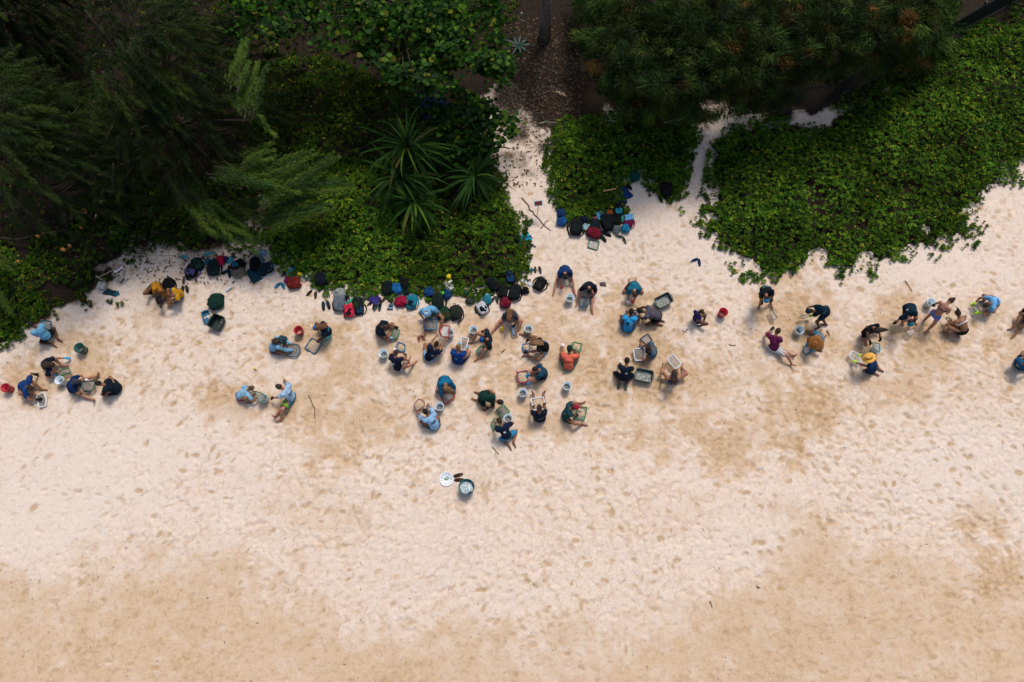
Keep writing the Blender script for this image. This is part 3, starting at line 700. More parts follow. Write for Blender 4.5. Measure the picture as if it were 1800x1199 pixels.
def build_vegetation():
    ground_cover('ground_cover', 'mounded bright green ground cover left of the sandy path, bags along its edge', POLY_LEFT, 145, 11, .16, .50,
                 skip=lambda px, py, r: ((np.hypot((px - 838) / 24, (py - 458) / 13) < 1) & (r.random(len(px)) < .6)) | ((np.hypot((px - 812) / 32, (py - 345) / 30) < 1) & (r.random(len(px)) < .85)))
    ground_cover('ground_cover', 'green ground cover between the two sandy paths, behind the bag pile', POLY_MID, 145, 12, .14, .5)
    ground_cover('ground_cover', 'broad green ground cover on the right, thinning into white sand', POLY_RIGHT, 135, 13, .40, .5,
                 skip=lambda px, py, r: thin_edge(px, py) & (r.random(len(px)) < .88))
    ground_cover('ground_cover', 'green ground cover at the left edge beside the seated group', POLY_EDGE, 110, 14, .2, .4)
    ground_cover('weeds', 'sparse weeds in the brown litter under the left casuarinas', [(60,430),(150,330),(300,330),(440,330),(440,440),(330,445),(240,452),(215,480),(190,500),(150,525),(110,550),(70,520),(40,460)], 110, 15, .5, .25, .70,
                 skip=lambda px, py, r: fbm(px, py, 60, 77, 3) < .40)
    ground_cover('undergrowth', 'dim undergrowth on the shaded ground under the top left trees', [(380,-40),(900,-40),(890,120),(700,140),(560,90),(455,110),(440,350),(300,345),(100,420),(-40,440),(-40,-40)], 26, 16, .25, .5, .50)  # leaf colour darkened to carry the shade of the trees
    ground_cover('undergrowth', 'undergrowth with tree shade painted into its leaves, between the left casuarinas and the sword-leaved clump', POLY_SHADE, 120, 17, .12, .55, .50)  # tree shade is put into the darker leaf colour here
    build_left_casuarinas(); build_right_casuarinas()
    sg = [(400,-30),(870,-30),(880,40),(905,110),(880,150),(850,120),(800,110),(790,150),(745,165),(700,140),(660,118),(625,88),(585,60),(540,62),(470,60),(415,52)]
    cl = clusters_in(sg, 360, 2.9, 4.6, 21)
    br = []
    for (a, b, c, d) in [(860,40,560,75),(900,110,830,105),(800,70,700,150),(760,150,655,110),(640,10,430,50),(820,20,640,20)]:
        for t in np.linspace(0, 1, 14): br.append(tuple(G(a + (c - a) * t + RNG.normal(0, 7), b + (d - b) * t + RNG.normal(0, 6), 4.7 + RNG.normal(0, .12))))
    seagrape('sea_grape_tree', 'big round-leaved tree spreading over the top centre', cl + br, (720, 40), 22, 300)
    cl2 = clusters_in([(760,150),(830,165),(885,195),(908,212),(898,248),(850,268),(812,285),(785,260),(772,215)], 70, 1.2, 2.0, 23)
    seagrape('sea_grape_shrub', 'round-leaved shrub beside the sandy path above the sword-leaved plant', cl2, (835, 225), 24, 220, leaf_r=.095)
    pandanus('spiky sword-leaved pandanus clump at the centre left of the path', (760, 320),
             [(718, 262, 1.9, 90, 2.1), (704, 312, 1.5, 66, 1.9), (728, 358, 1.1, 54, 1.6), (836, 312, 1.2, 56, 1.6), (842, 272, 1.1, 34, 1.3)], 31)
    # bare trunk beside the clearing; its crown stands above the frame
    p = G(957, 66); p.z = ground_z(p.x, p.y) - .05; root = empty('tree', p); tag(root, 'straight bare tree trunk rising beside the dark clearing at the top', 'tree')
    mb = MB(); mb.tube([(0, 0, 0), (.02, .05, 1.2), (0, .1, 2.8), (-.03, .12, 5.5)], [.26, .21, .19, .14], 12); mb.build('trunk', mat((.19, .145, .12), .95, .45, 6, .8, 14, .08), root)
    lm = MB(); rng = np.random.default_rng(4); V = []; F = []; C = []; nv = 0
    for k in range(26):
        a = k * 2.4; e = Vector((math.cos(a) * rng.uniform(.5, 1.4), math.sin(a) * rng.uniform(.3, 1.0) + .9, 5.4 + rng.uniform(-.3, .9))); lm.tube([(-.03, .12, 5.0), e * .6 + Vector((0, 0, 2)), e], [.05, .03, .015], 5, cap=False)
        vv, ff = round_leaf_mesh(.085, k)
        for j in range(10):
            R = np.array(Matrix.Rotation(rng.uniform(0, 6.28), 3, 'Z') @ Matrix.Rotation(rng.normal(0, .4), 3, 'X')); V.append((R @ vv.T).T + np.array(e) + rng.normal(0, .15, 3)); F.append(ff + nv); nv += len(vv); C.append(np.tile([[.05, .11, .024]], (len(vv), 1)))
    lm.build('limbs', M_BARK, root); o = link('crown', mesh_np('crown', np.concatenate(V), np.concatenate(F), True, np.concatenate(C)), M_LEAF, root); o['kind'] = 'stuff'
    # young palm in the clearing
    p = G(912, 82); p.z = ground_z(p.x, p.y); root = empty('young_palm', p); tag(root, 'small blue-green palm seedling in the dark clearing', 'plant')
    pm = mat((.012, .045, .034), .5, .2, 8, .1, 30, .3)
    for k in range(9):
        a, f = pandanus_leaf(k, .75); o = link('leaf', mesh_np('leaf', a, f, True), pm, root, (0, 0, .05), (0, 0, k * .7))
    # pale stake with a cap
    p = G(916, 72); p.z = ground_z(p.x, p.y); root = empty('stake', p); tag(root, 'thin stake with a pale cap standing by the palm seedling', 'stake')
    mb = MB(); mb.tube([(0, 0, -.05), (.01, .02, 1.5)], .012, 6); mb.build('shaft', M_GREYWOOD, root)
    mb = MB(); mb.lathe([(.0, 1.56), (.03, 1.55), (.038, 1.50), (.03, 1.46)], 10); mb.build('cap', plastic((170, 200, 210)), root)
    # forked limbs and sawn ends of the left tree
    bk = MB(); p = G(112, 372); base = Vector((p.x, p.y, ground_z(p.x, p.y))); root = empty('fallen_limb', base); tag(root, 'forked grey-brown limbs with orange sawn ends under the left casuarina', 'tree limb')
    def PT(a, b, z): return G(a, b, z) - base
    for pts, r in [([(118,402,.1),(112,372,.5),(92,342,1.0),(88,312,1.5)],[.13,.12,.10,.06]), ([(112,360,.7),(75,345,.9),(38,338,1.1)],[.08,.06,.04]), ([(100,390,.3),(68,392,.5),(40,365,.9),(14,342,1.2)],[.09,.08,.06,.05]), ([(118,402,.1),(130,375,.4),(148,370,.6)],[.09,.07,.06]), ([(135,440,.05),(125,425,.3),(140,410,.4)],[.08,.07,.05]), ([(0,418,.3),(30,422,.35),(60,415,.4)],[.05,.05,.04]), ([(120,405,.3),(95,408,.4),(70,409,.45)],[.07,.06,.05]), ([(150,372,.5),(165,385,.3),(172,395,.1)],[.06,.05,.04])]:
        bk.tube([PT(*q) for q in pts], r, 8)
    bk.build('branches', M_BARK, root)
    for (a, b, z, s) in [(146,370,.72,.10),(72,408.5,.55,.07),(65,414.5,.5,.06),(121,431,.35,.06),(110,438,.4,.08),(98,399,.45,.04),(31,459,.3,.05),(141,399,.45,.045)]:
        c = PT(a, b, z); mb = MB(); mb.lathe([(s, -.10), (s, 0), (s * .94, .006), (.001, .008)], 12, c=c, sy=.8); mb.build('sawn_end', M_CUT, root)
    # sticks
    M2 = mat((.15, .11, .085), .95, .4, 9, .6, 20, .08)
    stick('stick', 'long forked stick on the sandy path below the small sign', [(918,349),(932,368),(945,382),(958,398),(969,406)], .03, M2)
    stick('stick', 'short stick crossing the long one on the sandy path', [(950,402),(957,394),(964,387)], .022, M2)
    stick('stick', 'thin curved stick on sand right of the light blue shirted pair', [(542,696),(548,705),(553,718),(554,737)], .02, M2)
    stick('stick', 'dark stick lying on trampled sand near the empty sandals', [(865,786),(871,792),(877,799)], .02, M2)
    stick('stick', 'short black stick on the pale sand between the sifting groups', [(882,620),(885,617),(888,614.5)], .018, mat((.02, .018, .016), .9, .2, 9, .3, 20, .1))
    stick('stick', 'dark twig lying beside the straw-hatted bather', [(1455,582),(1457,587),(1459,591)], .028, M2)
    stick('stick', 'dark driftwood piece on trampled sand left of the red bucket', [(1281,606),(1286,606.5),(1293,607)], .03, M2)
    stick('stick', 'bent dark twig below the crouching child', [(1200,582),(1205,583),(1210,579)], .025, M2)
    stick('stick', 'thin twig right of the ground cover edge near the bent figure in navy', [(1590,493),(1597,502),(1603,512)], .018, M2)
    stick('stick', 'pale cut branch lying on the ground cover by the blue towel', [(1058,348),(1068,345),(1080,344)], .035, mat((.42, .27, .12), .9, .25, 9, .4, 20, .1), zoff=.50)
    stick('stick', 'dark stick on the damp sand, right of centre near the bottom', [(1329,1031),(1332,1034),(1336,1034)], .022, M2)
    stick('stick', 'forked black stick on damp sand near the bottom', [(1248,1057),(1250,1062),(1252,1068)], .022, M2)
    stick('plank', 'pale board lying in the dark brown clearing', [(978,161),(987,165),(995,169)], .055, mat((.32, .24, .15), .9, .25, 9, .4, 20, .1), cat='plank')
    stick('palm_frond', 'long dry pale frond lying across the brown clearing', [(946,217),(965,216),(985,216),(1012,218)], .045, mat((.17, .17, .13), .9, .25, 9, .4, 20, .1), cat='frond')
    stick('stick', 'brown stick angled in the clearing beside the pale board', [(953,166),(965,160),(976,154)], .03, M2)
    stick('stick', 'thin grey branch at the foot of the casuarina thicket', [(1160,228),(1185,224),(1208,217),(1215,214)], .03, M_GREYWOOD, zoff=.45)
    # dry twiggy litter: uncountable
    rng = np.random.default_rng(8); mb = MB()
    for k in range(700):
        if k < 330: px, py = rng.uniform(905, 1020), rng.uniform(60, 245)
        elif k < 470: px, py = rng.normal(818, 26), rng.normal(352, 24)
        else: px, py = rng.uniform(90, 460), rng.uniform(330, 450)
        p = GG(px, py); a = rng.uniform(0, 6.28); L = rng.uniform(.10, .55); e = p + Vector((math.cos(a) * L, math.sin(a) * L, rng.uniform(.0, .10)))
        mb.tube([p + Vector((0, 0, .01)), (p + e) / 2 + Vector((rng.normal(0, .03), rng.normal(0, .03), .03)), e], [.010, .008, .005], 4, cap=False)
    tag(mb.build('dry_twigs', mat((.10, .076, .058), .95, .6, 3, .4, 20, .05)), 'dry twigs strewn over the brown clearing and litter', 'twigs', kind='stuff')
    V = []; F = []; C = []; nv = 0
    for k in range(2600):
        px, py = (rng.uniform(885, 1025), rng.uniform(30, 330)) if k < 1500 else (rng.uniform(60, 460), rng.uniform(330, 500))
        if k < 1500 and py > 240 and (px > 955 or rng.random() < .6): continue
        p = GG(px, py, .012); a = rng.uniform(0, 6.28); L = rng.uniform(.03, .09); w = L * rng.uniform(.3, .5); d = np.array([math.cos(a), math.sin(a), rng.normal(0, .15)]); q = np.array([-math.sin(a), math.cos(a), rng.normal(0, .3)])
        b = np.array(p); V += [b - d * L, b + q * w, b + d * L, b - q * w + np.array([0, 0, .01])]; F.append([nv, nv + 1, nv + 2, nv + 3]); nv += 4
        C += [np.array([[.10, .06, .035], [.11, .075, .05], [.05, .03, .02], [.14, .10, .07]][k % 4])] * 4
    o = link('leaf_litter', mesh_np('leaf_litter', np.array(V), np.array(F), False, np.array(C)), M_LEAF); tag(o, 'dry brown leaves strewn on the shaded ground behind the beach', 'leaf litter', kind='stuff')
    # specks of seaweed and leaf scraps on the sand
    mb = MB()
    for k in range(900):
        px = rng.uniform(0, 1800); py = rng.choice([rng.uniform(440, 800), rng.uniform(440, 1199)]) if px > 200 else rng.uniform(600, 1199)
        p = GG(px, py); i = np.searchsorted(GX, p.x); j = np.searchsorted(GY, p.y)
        if veg[min(j, len(GY) - 1), min(i, len(GX) - 1)] > .1: continue
        left = px < 500 and py < 640
        if not left and rng.random() < .55: continue
        a = rng.normal(.8, 1.0); L = rng.uniform(.02, .10) * (1.5 if left else 1); b = Vector((math.cos(a), math.sin(a), 0)) * L
        mb.tube([p + Vector((0, 0, .008)), p + b * .5 + Vector((rng.normal(0, L * .15), rng.normal(0, L * .15), .012)), p + b + Vector((0, 0, .008))], [.005, .010, .003], 4, cap=False)
    tag(mb.build('beach_debris', mat((.10, .075, .06), .95, .5, 3, .3, 20, .05)), 'small dark scraps of weed and twig scattered on the sand', 'debris', kind='stuff')

def build_fence():
    """dark picket fence, each picket its own piece"""
    m = mat((.012, .013, .013), .55, .2, 10, .1, 40, .4)
    line = [(1300, 203), (1368, 198), (1443, 190), (1474, 170), (1545, 138), (1620, 96), (1690, 55), (1770, 12), (1830, -22)]
    P = [G(a, b, 0) for a, b in line]; base = P[0].copy(); base.z = 0
    root = empty('picket_fence', base); tag(root, 'dark metal picket fence running behind the right ground cover', 'fence'); ht = 1.45
    mb = MB(); mb.box((0, 0, ht / 2), (.028, .028, ht)); pk = mb.mesh('picket', False); pk.materials.append(m)
    mb = MB(); mb.box((0, 0, (ht + .1) / 2), (.06, .06, ht + .1)); mb.box((0, 0, ht + .115), (.075, .075, .03)); po = mb.mesh('post', False); po.materials.append(m)
    for i in range(len(P) - 1):
        a, b = P[i] - base, P[i + 1] - base; d = b - a; L = d.length; an = math.atan2(d.y, d.x); k = max(1, int(L / .115))
        o = link('post', po, None, root, a, (0, 0, an))
        for z in (.12, ht - .10):
            r = MB(); r.box((L / 2, 0, 0), (L - .062, .034, .04)); r.build('rail', m, root, False, (a.x, a.y, z), (0, 0, an))
        for j in range(1, k):
            q = a.lerp(b, j / k); link('picket', pk, None, root, (q.x, q.y, .03), (0, 0, an))
    link('post', po, None, root, P[-1] - base)
# ---------------------------------------------------------------- bodies: smooth distance fields turned into one continuous mesh
VOX = 0.029
def sd_cone(P, a, b, ra, rb):
    a = np.asarray(a); b = np.asarray(b); ab = b - a; L2 = float(ab @ ab) + 1e-9
    t = np.clip(((P - a) @ ab) / L2, 0, 1)
    return np.sqrt(((P - a - t[:, None] * ab) ** 2).sum(1)) - (ra + (rb - ra) * t)
def sd_ell(P, c, R, half):
    q = (P - np.asarray(c)) @ np.asarray(R); half = np.asarray(half)      # R columns = local axes
    k0 = np.sqrt(((q / half) ** 2).sum(1)); k1 = np.sqrt(((q / half ** 2) ** 2).sum(1))
    return k0 * (k0 - 1.0) / (k1 + 1e-9)
def smin(a, b, k):
    h = np.clip(.5 + .5 * (b - a) / k, 0, 1); return b * (1 - h) + a * h - k * h * (1 - h)
def surface_nets(shapes, k=.03, vox=VOX, cuts=(), wrinkle=0.0, seed=0, post=None):
    pts = np.concatenate([np.array([s[1], s[2]]) if s[0] == 'c' else np.array([s[1]]) for s in shapes])
    R = max(max(s[3], s[4]) if s[0] == 'c' else max(s[3]) for s in shapes) + vox * 2.5
    lo = pts.min(0) - R; hi = pts.max(0) + R; n = np.ceil((hi - lo) / vox).astype(int) + 1
    ax = [lo[i] + vox * np.arange(n[i]) for i in range(3)]
    D = np.full(n, 1.0)
    for s in shapes:
        q = np.array([s[1], s[2]]) if s[0] == 'c' else np.array([s[1]]); r = (max(s[3], s[4]) if s[0] == 'c' else max(s[3])) + vox * 2.2 + k
        i0 = np.maximum(0, np.floor((q.min(0) - r - lo) / vox)).astype(int); i1 = np.minimum(n, np.ceil((q.max(0) + r - lo) / vox).astype(int) + 1)
        g = np.stack(np.meshgrid(*[ax[d][i0[d]:i1[d]] for d in range(3)], indexing='ij'), -1); sh = g.shape[:3]; P = g.reshape(-1, 3)
        d = sd_cone(P, *s[1:5]) if s[0] == 'c' else sd_ell(P, *s[1:4])
        sl = tuple(slice(i0[d_], i1[d_]) for d_ in range(3)); kk = s[5] if s[0] == 'c' and len(s) > 5 else k
        D[sl] = smin(D[sl], d.reshape(sh), kk)
    if cuts or wrinkle or post:
        g = np.stack(np.meshgrid(*ax, indexing='ij'), -1)
        if wrinkle:
            x, y, z = g[..., 0], g[..., 1], g[..., 2]
            D = D + wrinkle * (vnoise(x * 1.3 + z * 1.7, y * 1.3 - z * .9, .085, seed) + vnoise(x - z * 1.2, y + z * 1.9, .16, seed + 3) - 1.0)
        for (pt, nr) in cuts: D = np.maximum(D, (g - np.asarray(pt)) @ np.asarray(nr))
        if post: D = post(D, g)
    S = D < 0
    c = np.zeros(tuple(n - 1), np.int8)
    for dx in (0, 1):
        for dy in (0, 1):
            for dz in (0, 1): c += S[dx:n[0] - 1 + dx, dy:n[1] - 1 + dy, dz:n[2] - 1 + dz]
    act = (c > 0) & (c < 8); idx = np.full(act.shape, -1, np.int64); cells = np.argwhere(act); idx[act] = np.arange(len(cells))
    acc = np.zeros((len(cells), 3)); cnt = np.zeros(len(cells))
    cor = [(a, b, d) for a in (0, 1) for b in (0, 1) for d in (0, 1)]
    for ca in cor:
        for dim in range(3):
            if ca[dim]: continue
            cb = list(ca); cb[dim] = 1
            va = D[cells[:, 0] + ca[0], cells[:, 1] + ca[1], cells[:, 2] + ca[2]]; vb = D[cells[:, 0] + cb[0], cells[:, 1] + cb[1], cells[:, 2] + cb[2]]
            m = (va < 0) != (vb < 0); t = np.where(m, va / np.where(m, va - vb, 1), 0)
            p = np.tile(np.array(ca, float), (len(cells), 1)); p[:, dim] = t
            acc[m] += p[m]; cnt[m] += 1
    V = lo + (cells + acc / np.maximum(cnt, 1)[:, None]) * vox; F = []
    for dim in range(3):
        o1, o2 = [(1, 2), (2, 0), (0, 1)][dim]
        s0 = [slice(1, n[d] - 1) for d in range(3)]; s0[dim] = slice(0, n[dim] - 1); s1 = list(s0); s1[dim] = slice(1, n[dim])
        A = S[tuple(s0)]; B = S[tuple(s1)]; off = np.array([s0[d].start for d in range(3)])
        for flip, M_ in ((False, A & ~B), (True, ~A & B)):
            e = np.argwhere(M_) + off
            if not len(e): continue
            q = []
            for (u, v) in ((0, 0), (-1, 0), (-1, -1), (0, -1)):
                w = e.copy(); w[:, o1] += u; w[:, o2] += v; q.append(idx[w[:, 0], w[:, 1], w[:, 2]])
            q = np.stack(q, 1); q = q[(q >= 0).all(1)]; F.append(q[:, ::-1] if flip else q)
    return V, np.concatenate(F)

def ik(root, tgt, a, b, pole):
    d = tgt - root; L = d.length
    if L > (a + b) * .995: tgt = root + d * ((a + b) * .995 / L); d = tgt - root; L = d.length
    if L < abs(a - b) + .03: d = (d if L > 1e-4 else Vector((0, 0, -1))).normalized() * (abs(a - b) + .03); tgt = root + d; L = d.length
    x = (a * a - b * b + L * L) / (2 * L); h = math.sqrt(max(0, a * a - x * x)); u = d / L
    p = pole - u * pole.dot(u); p = p.normalized() if p.length > 1e-5 else u.orthogonal().normalized()
    return root + u * x + p * h, tgt

SKINS = {'fair': (.36, .19, .12), 'pink': (.36, .165, .105), 'tan': (.235, .108, .058), 'brown': (.115, .048, .026), 'olive': (.28, .15, .09)}
HAIRS = {'dark': (.012, .008, .006), 'brown': (.035, .018, .010), 'auburn': (.105, .040, .014), 'blond': (.22, .125, .045), 'light': (.15, .085, .035), 'black': (.006, .005, .005)}
M_EYE = mat((.02, .015, .012), .3, 0, 5, 0, 5, .5); M_LIP = mat((.22, .07, .06), .6, .1, 20, 0, 5, .3)
def skin(n): return mat(SKINS[n], .55, .12, 10, .08, 50, .3)

def hand_mesh(mb, wrist, d, palm_n, side, s, thick=1.0, curl=.45):
    """palm and five separate, unequal, bent fingers"""
    d = d.normalized(); lat = d.cross(palm_n).normalized(); n = lat.cross(d).normalized()
    M = Matrix((d, lat, n)).transposed()
    mb.sup(wrist + d * .045 * s, (.052 * s, .042 * s * thick, .017 * s * thick), .7, 10, 6, M)
    for k, (ln, off) in enumerate(((.074, -.031), (.082, -.011), (.076, .010), (.060, .030))):
        b = wrist + (d * .085 + lat * off) * s; pts = [b - d * .02 * s, b]; dd = d.copy(); p = b
        for j in range(3):
            dd = (dd + n * (-curl)).normalized(); p = p + dd * (ln * s * (.42, .32, .26)[j]); pts.append(p)
        r = .0095 * s * thick; mb.tube(pts, [r, r, r * .95, r * .9, r * .65], 6)
    b = wrist + (d * .03 - lat * side * .036) * s; d1 = (d * .75 - lat * side * .75 - n * .3).normalized(); d2 = (d * .95 - lat * side * .15 - n * .4).normalized()
    mb.tube([b, b + d1 * .038 * s, b + d1 * .038 * s + d2 * .034 * s], [.012 * s * thick, .011 * s * thick, .008 * s * thick], 6)

def person(at, label, P, f, lean, mode='cross', h=None, ft=None, s=.97, skin_='tan', hair=('short', 'dark'), shirt=None, sleeve=.55, bottoms=None, blen=.55,
           hat=None, gl=(None, None), prints=(), pitch=None, knees=None, turn=0, shoes=None, bikini=None, bot2=None, group='people sifting sand', twist=0, hairdir=None, kn=None):
    """at: pixel of the head; P pixel and height of the pelvis; f facing in degrees (0 = right, 90 = towards the trees); h, ft: pixel + height targets for hands and feet"""
    s *= 1.09; f = math.radians(f); d = Vector((math.cos(f), math.sin(f), 0)); rt = Vector((d.y, -d.x, 0)); up = Vector((0, 0, 1))
    pel = G(P[0], P[1], P[2]); gz = ground_z(pel.x, pel.y)
    if P[2] < .6:
        flatten(P[0], P[1] + 2, .55); gz = ground_z(pel.x, pel.y)
    pel = G(P[0], P[1], P[2] + gz)
    org = Vector((pel.x, pel.y, gz)); W = lambda v: v - org
    ph = math.radians(lean + 22 if pitch is None else pitch); tn = math.radians(turn)
    dh = Matrix.Rotation(tn, 3, 'Z') @ d; rh = Vector((dh.y, -dh.x, 0))
    hu = dh * math.sin(ph) + up * math.cos(ph); hf = dh * math.cos(ph) - up * math.sin(ph)
    lv = d * math.radians(lean); goal = at
    for it in range(7):                                # lean the spine until the head is where it belongs
        la = max(.08, min(1.5, lv.length)); ld = lv.normalized() if lv.length > 1e-4 else d; l1, l2, l3 = la * .55, la * 1.05, min(la * 1.35, 1.75)
        sp = [W(pel)]
        for L, l in ((.17, l1), (.17, l2), (.17, l3)): sp.append(sp[-1] + (ld * math.sin(l) + up * math.cos(l)) * L * s)
        neck = sp[3]; axu = (ld * math.sin(l3) + up * math.cos(l3))
        head = neck + (axu * .5 + hu * .5).normalized() * .085 * s + hu * .115 * s
        if goal is None: break
        e = G(goal[0], goal[1], (head + org).z) - (head + org); lv = ld * la + Vector((e.x, e.y, 0)) * 1.1
    axf = d - axu * d.dot(axu); axf = axf.normalized() if axf.length > .05 else (-up)
    if axf.dot(d) < 0 and la < 1.4: axf = -axf
    rt3 = axf.cross(axu).normalized()
    tw = math.radians(twist); rts = (rt3 * math.cos(tw) + axf * math.sin(tw)).normalized()
    shl = {sd_: neck + rts * sd_ * .165 * s - axu * .045 * s for sd_ in (-1, 1)}
    hip = {sd_: sp[0] + rt * sd_ * .09 * s for sd_ in (-1, 1)}
    # legs
    th, sh = .42 * s, .41 * s
    def target(v): 
        q = G(v[0], v[1], v[2]); g = ground_z(q.x, q.y); q = G(v[0], v[1], v[2] + g); return W(q)
    if ft is None:
        if mode == 'cross': fts = {1: sp[0] + d * .36 * s - rt * .10 * s, -1: sp[0] + d * .44 * s + rt * .12 * s}
        elif mode == 'kneel': fts = {sd_: sp[0] - d * .16 * s + rt * sd_ * .12 * s for sd_ in (-1, 1)}
        elif mode == 'squat': fts = {sd_: sp[0] + d * .16 * s + rt * sd_ * .17 * s for sd_ in (-1, 1)}
        elif mode == 'legs': fts = {sd_: sp[0] + d * .80 * s + rt * sd_ * .16 * s for sd_ in (-1, 1)}
        elif mode == 'bent': fts = {sd_: sp[0] + d * .46 * s + rt * sd_ * .20 * s for sd_ in (-1, 1)}
        elif mode == 'stand': fts = {sd_: sp[0] + d * .05 * s + rt * sd_ * .17 * s for sd_ in (-1, 1)}
        for v in fts.values():
            q = v + org; v.z = ground_z(q.x, q.y) - org.z + .06
    else:
        a, b = [target(v) for v in ft]
        fts = {1: a, -1: b} if (a - sp[0]).dot(rt) > (b - sp[0]).dot(rt) else {1: b, -1: a}
    knee = {}; ank = {}
    for sd_ in (-1, 1):
        pole = {'cross': rt * sd_ * 1.2 + up * .28 + d * .2, 'kneel': d + up * .05 + rt * sd_ * .35, 'squat': d * .7 + up * .8 + rt * sd_ * .5, 'legs': up + rt * sd_ * .5,
                'bent': up * 1.0 + rt * sd_ * .5, 'stand': d + rt * sd_ * .2 + up * .1}[mode]
        if kn: pole = d * kn[0] + rt * sd_ * kn[1] + up * kn[2]
        knee[sd_], ank[sd_] = ik(hip[sd_], fts[sd_], th, sh, pole)
        kg = ground_z(knee[sd_].x + org.x, knee[sd_].y + org.y) - org.z + .055
        if knee[sd_].z < kg: knee[sd_].z = kg
    # arms
    ua, fa = .28 * s, .25 * s
    if h is None: hs = {sd_: sp[0] + d * .42 * s + rt * sd_ * .13 * s + up * .10 for sd_ in (-1, 1)}; gls = {1: gl[0], -1: gl[1]}
    else:
        a, b = [target(v) for v in h]
        if (a - neck).dot(rts) > (b - neck).dot(rts): hs = {1: a, -1: b}; gls = {1: gl[0], -1: gl[1]}
        else: hs = {1: b, -1: a}; gls = {1: gl[1], -1: gl[0]}
    elb = {}; wr = {}
    for sd_ in (-1, 1): elb[sd_], wr[sd_] = ik(shl[sd_], hs[sd_], ua, fa, rts * sd_ * 1.0 - up * .55 - axf * .35)
    root = empty('person', org); tag(root, label, 'person', group)
    T = lambda v: np.array(v)
    wa0 = ld * math.sin(l1) + up * math.cos(l1); pf = (d - wa0 * d.dot(wa0)).normalized(); Rt = np.array([T(rt3), T(axf), T(axu)]).T; Rp = np.array([T(pf.cross(wa0).normalized()), T(pf), T(wa0)]).T; Rh = np.array([T(rh), T(hf), T(hu)]).T
    S = []
    # torso
    S += [('e', T(sp[0]), Rp, (.158 * s, .115 * s, .12 * s)), ('e', T(sp[1]), Rp, (.128 * s, .098 * s, .14 * s)), ('e', T(sp[2]), Rt, (.152 * s, .108 * s, .15 * s))]
    S += [('c', T(shl[-1]), T(shl[1]), .062 * s, .062 * s), ('c', T(neck - axu * .03 * s), T(head - hu * .04 * s), .055 * s, .048 * s, .02)]
    # head with nose, ears, chin
    S += [('e', T(head), Rh, (.074 * s, .094 * s, .108 * s)), ('e', T(head + hf * .03 * s - hu * .055 * s), Rh, (.052 * s, .062 * s, .055 * s)),
          ('c', T(head + hf * .082 * s), T(head + hf * .104 * s - hu * .028 * s), .010 * s, .015 * s, .012)]
    for sd_ in (-1, 1): S.append(('e', T(head + rh * sd_ * .078 * s - hf * .01 * s - hu * .01 * s), Rh, (.012 * s, .022 * s, .032 * s)))
    toes = {}
    for sd_ in (-1, 1):
        S += [('c', T(shl[sd_]), T(elb[sd_]), .051 * s, .040 * s), ('c', T(elb[sd_]), T(wr[sd_]), .040 * s, .027 * s)]
        kn_, an = knee[sd_], ank[sd_]; m = kn_ + (an - kn_) * .32 - ((an - kn_).normalized().cross(rt)).normalized() * .0
        S += [('c', T(hip[sd_]), T(kn_), .082 * s, .056 * s), ('c', T(kn_), T(m), .054 * s, .053 * s), ('c', T(m), T(an), .052 * s, .034 * s)]
        sd_dir = (an - kn_).normalized()
        if mode == 'legs' and an.z < .25 and kn_.z < .33: td = (up * .85 + sd_dir * .35 + rt * sd_ * .3).normalized()
        elif mode == 'kneel': td = (-d * .9 - up * .15).normalized()
        else:
            td = Vector((sd_dir.x, sd_dir.y, 0)) * (.3 if mode != 'cross' else .8) + d * .7 + rt * sd_ * .25; td = td.normalized()
        heel = an - td * .045 * s - sd_dir * .0; toe = an + td * .155 * s
        if mode != 'legs':
            gq = ground_z(toe.x + org.x, toe.y + org.y) - org.z + .03; toe.z = max(min(toe.z - .035, an.z), gq) if an.z < .2 else toe.z - .03
        toes[sd_] = (heel, toe)
        S += [('c', T(heel), T(toe), .036 * s, .030 * s)]
    V, F = surface_nets(S, .028)
    me_parts = MB()
    for sd_ in (-1, 1):
        hd = (wr[sd_] - elb[sd_]).normalized(); hd = (hd + Vector((0, 0, -.25))).normalized(); pn = (up - hd * up.dot(hd)); pn = pn.normalized() if pn.length > .05 else d
        if gls[sd_] is None: hand_mesh(me_parts, wr[sd_], hd, pn, sd_, s)
        else:
            g = MB(); hand_mesh(g, wr[sd_], hd, pn, sd_, s, 1.28); g.tube([wr[sd_] - hd * .07 * s, wr[sd_] - hd * .02 * s, wr[sd_] + hd * .03 * s], [.042 * s, .038 * s, .034 * s], 10)
            gm = g.build('glove', mat(lin(gls[sd_]), .8, .2, 12, .4, 40, .15), root)
    sk = skin(skin_)
    eyes = MB()
    for sd_ in (-1, 1): eyes.sup(head + hf * .084 * s + rh * sd_ * .031 * s + hu * .005 * s, (.013 * s, .010 * s, .009 * s), 1, 8, 5, Matrix(((rh.x, hf.x, hu.x), (rh.y, hf.y, hu.y), (rh.z, hf.z, hu.z))))
    lips = MB(); lips.sup(head + hf * .090 * s - hu * .060 * s, (.024 * s, .009 * s, .008 * s), 1, 8, 5, Matrix(((rh.x, hf.x, hu.x), (rh.y, hf.y, hu.y), (rh.z, hf.z, hu.z))))
    n0 = len(V); vs = [tuple(v) for v in V]; fs = F.tolist(); nb = len(fs)
    for mbx in (me_parts, eyes, lips):
        b = len(vs); vs += mbx.v; fs += [[i + b for i in q] for q in mbx.f]
    me = bpy.data.meshes.new('body'); me.from_pydata(vs, [], fs); me.materials.append(sk); me.materials.append(M_EYE); me.materials.append(M_LIP)
    mi = np.zeros(len(fs), np.int32); e0 = nb + len(me_parts.f); mi[e0:e0 + len(eyes.f)] = 1; mi[e0 + len(eyes.f):] = 2
    me.polygons.foreach_set('material_index', mi); me.polygons.foreach_set('use_smooth', [True] * len(fs)); me.update()
    link('body', me, None, root)
    seed = int(P[0]) % 97
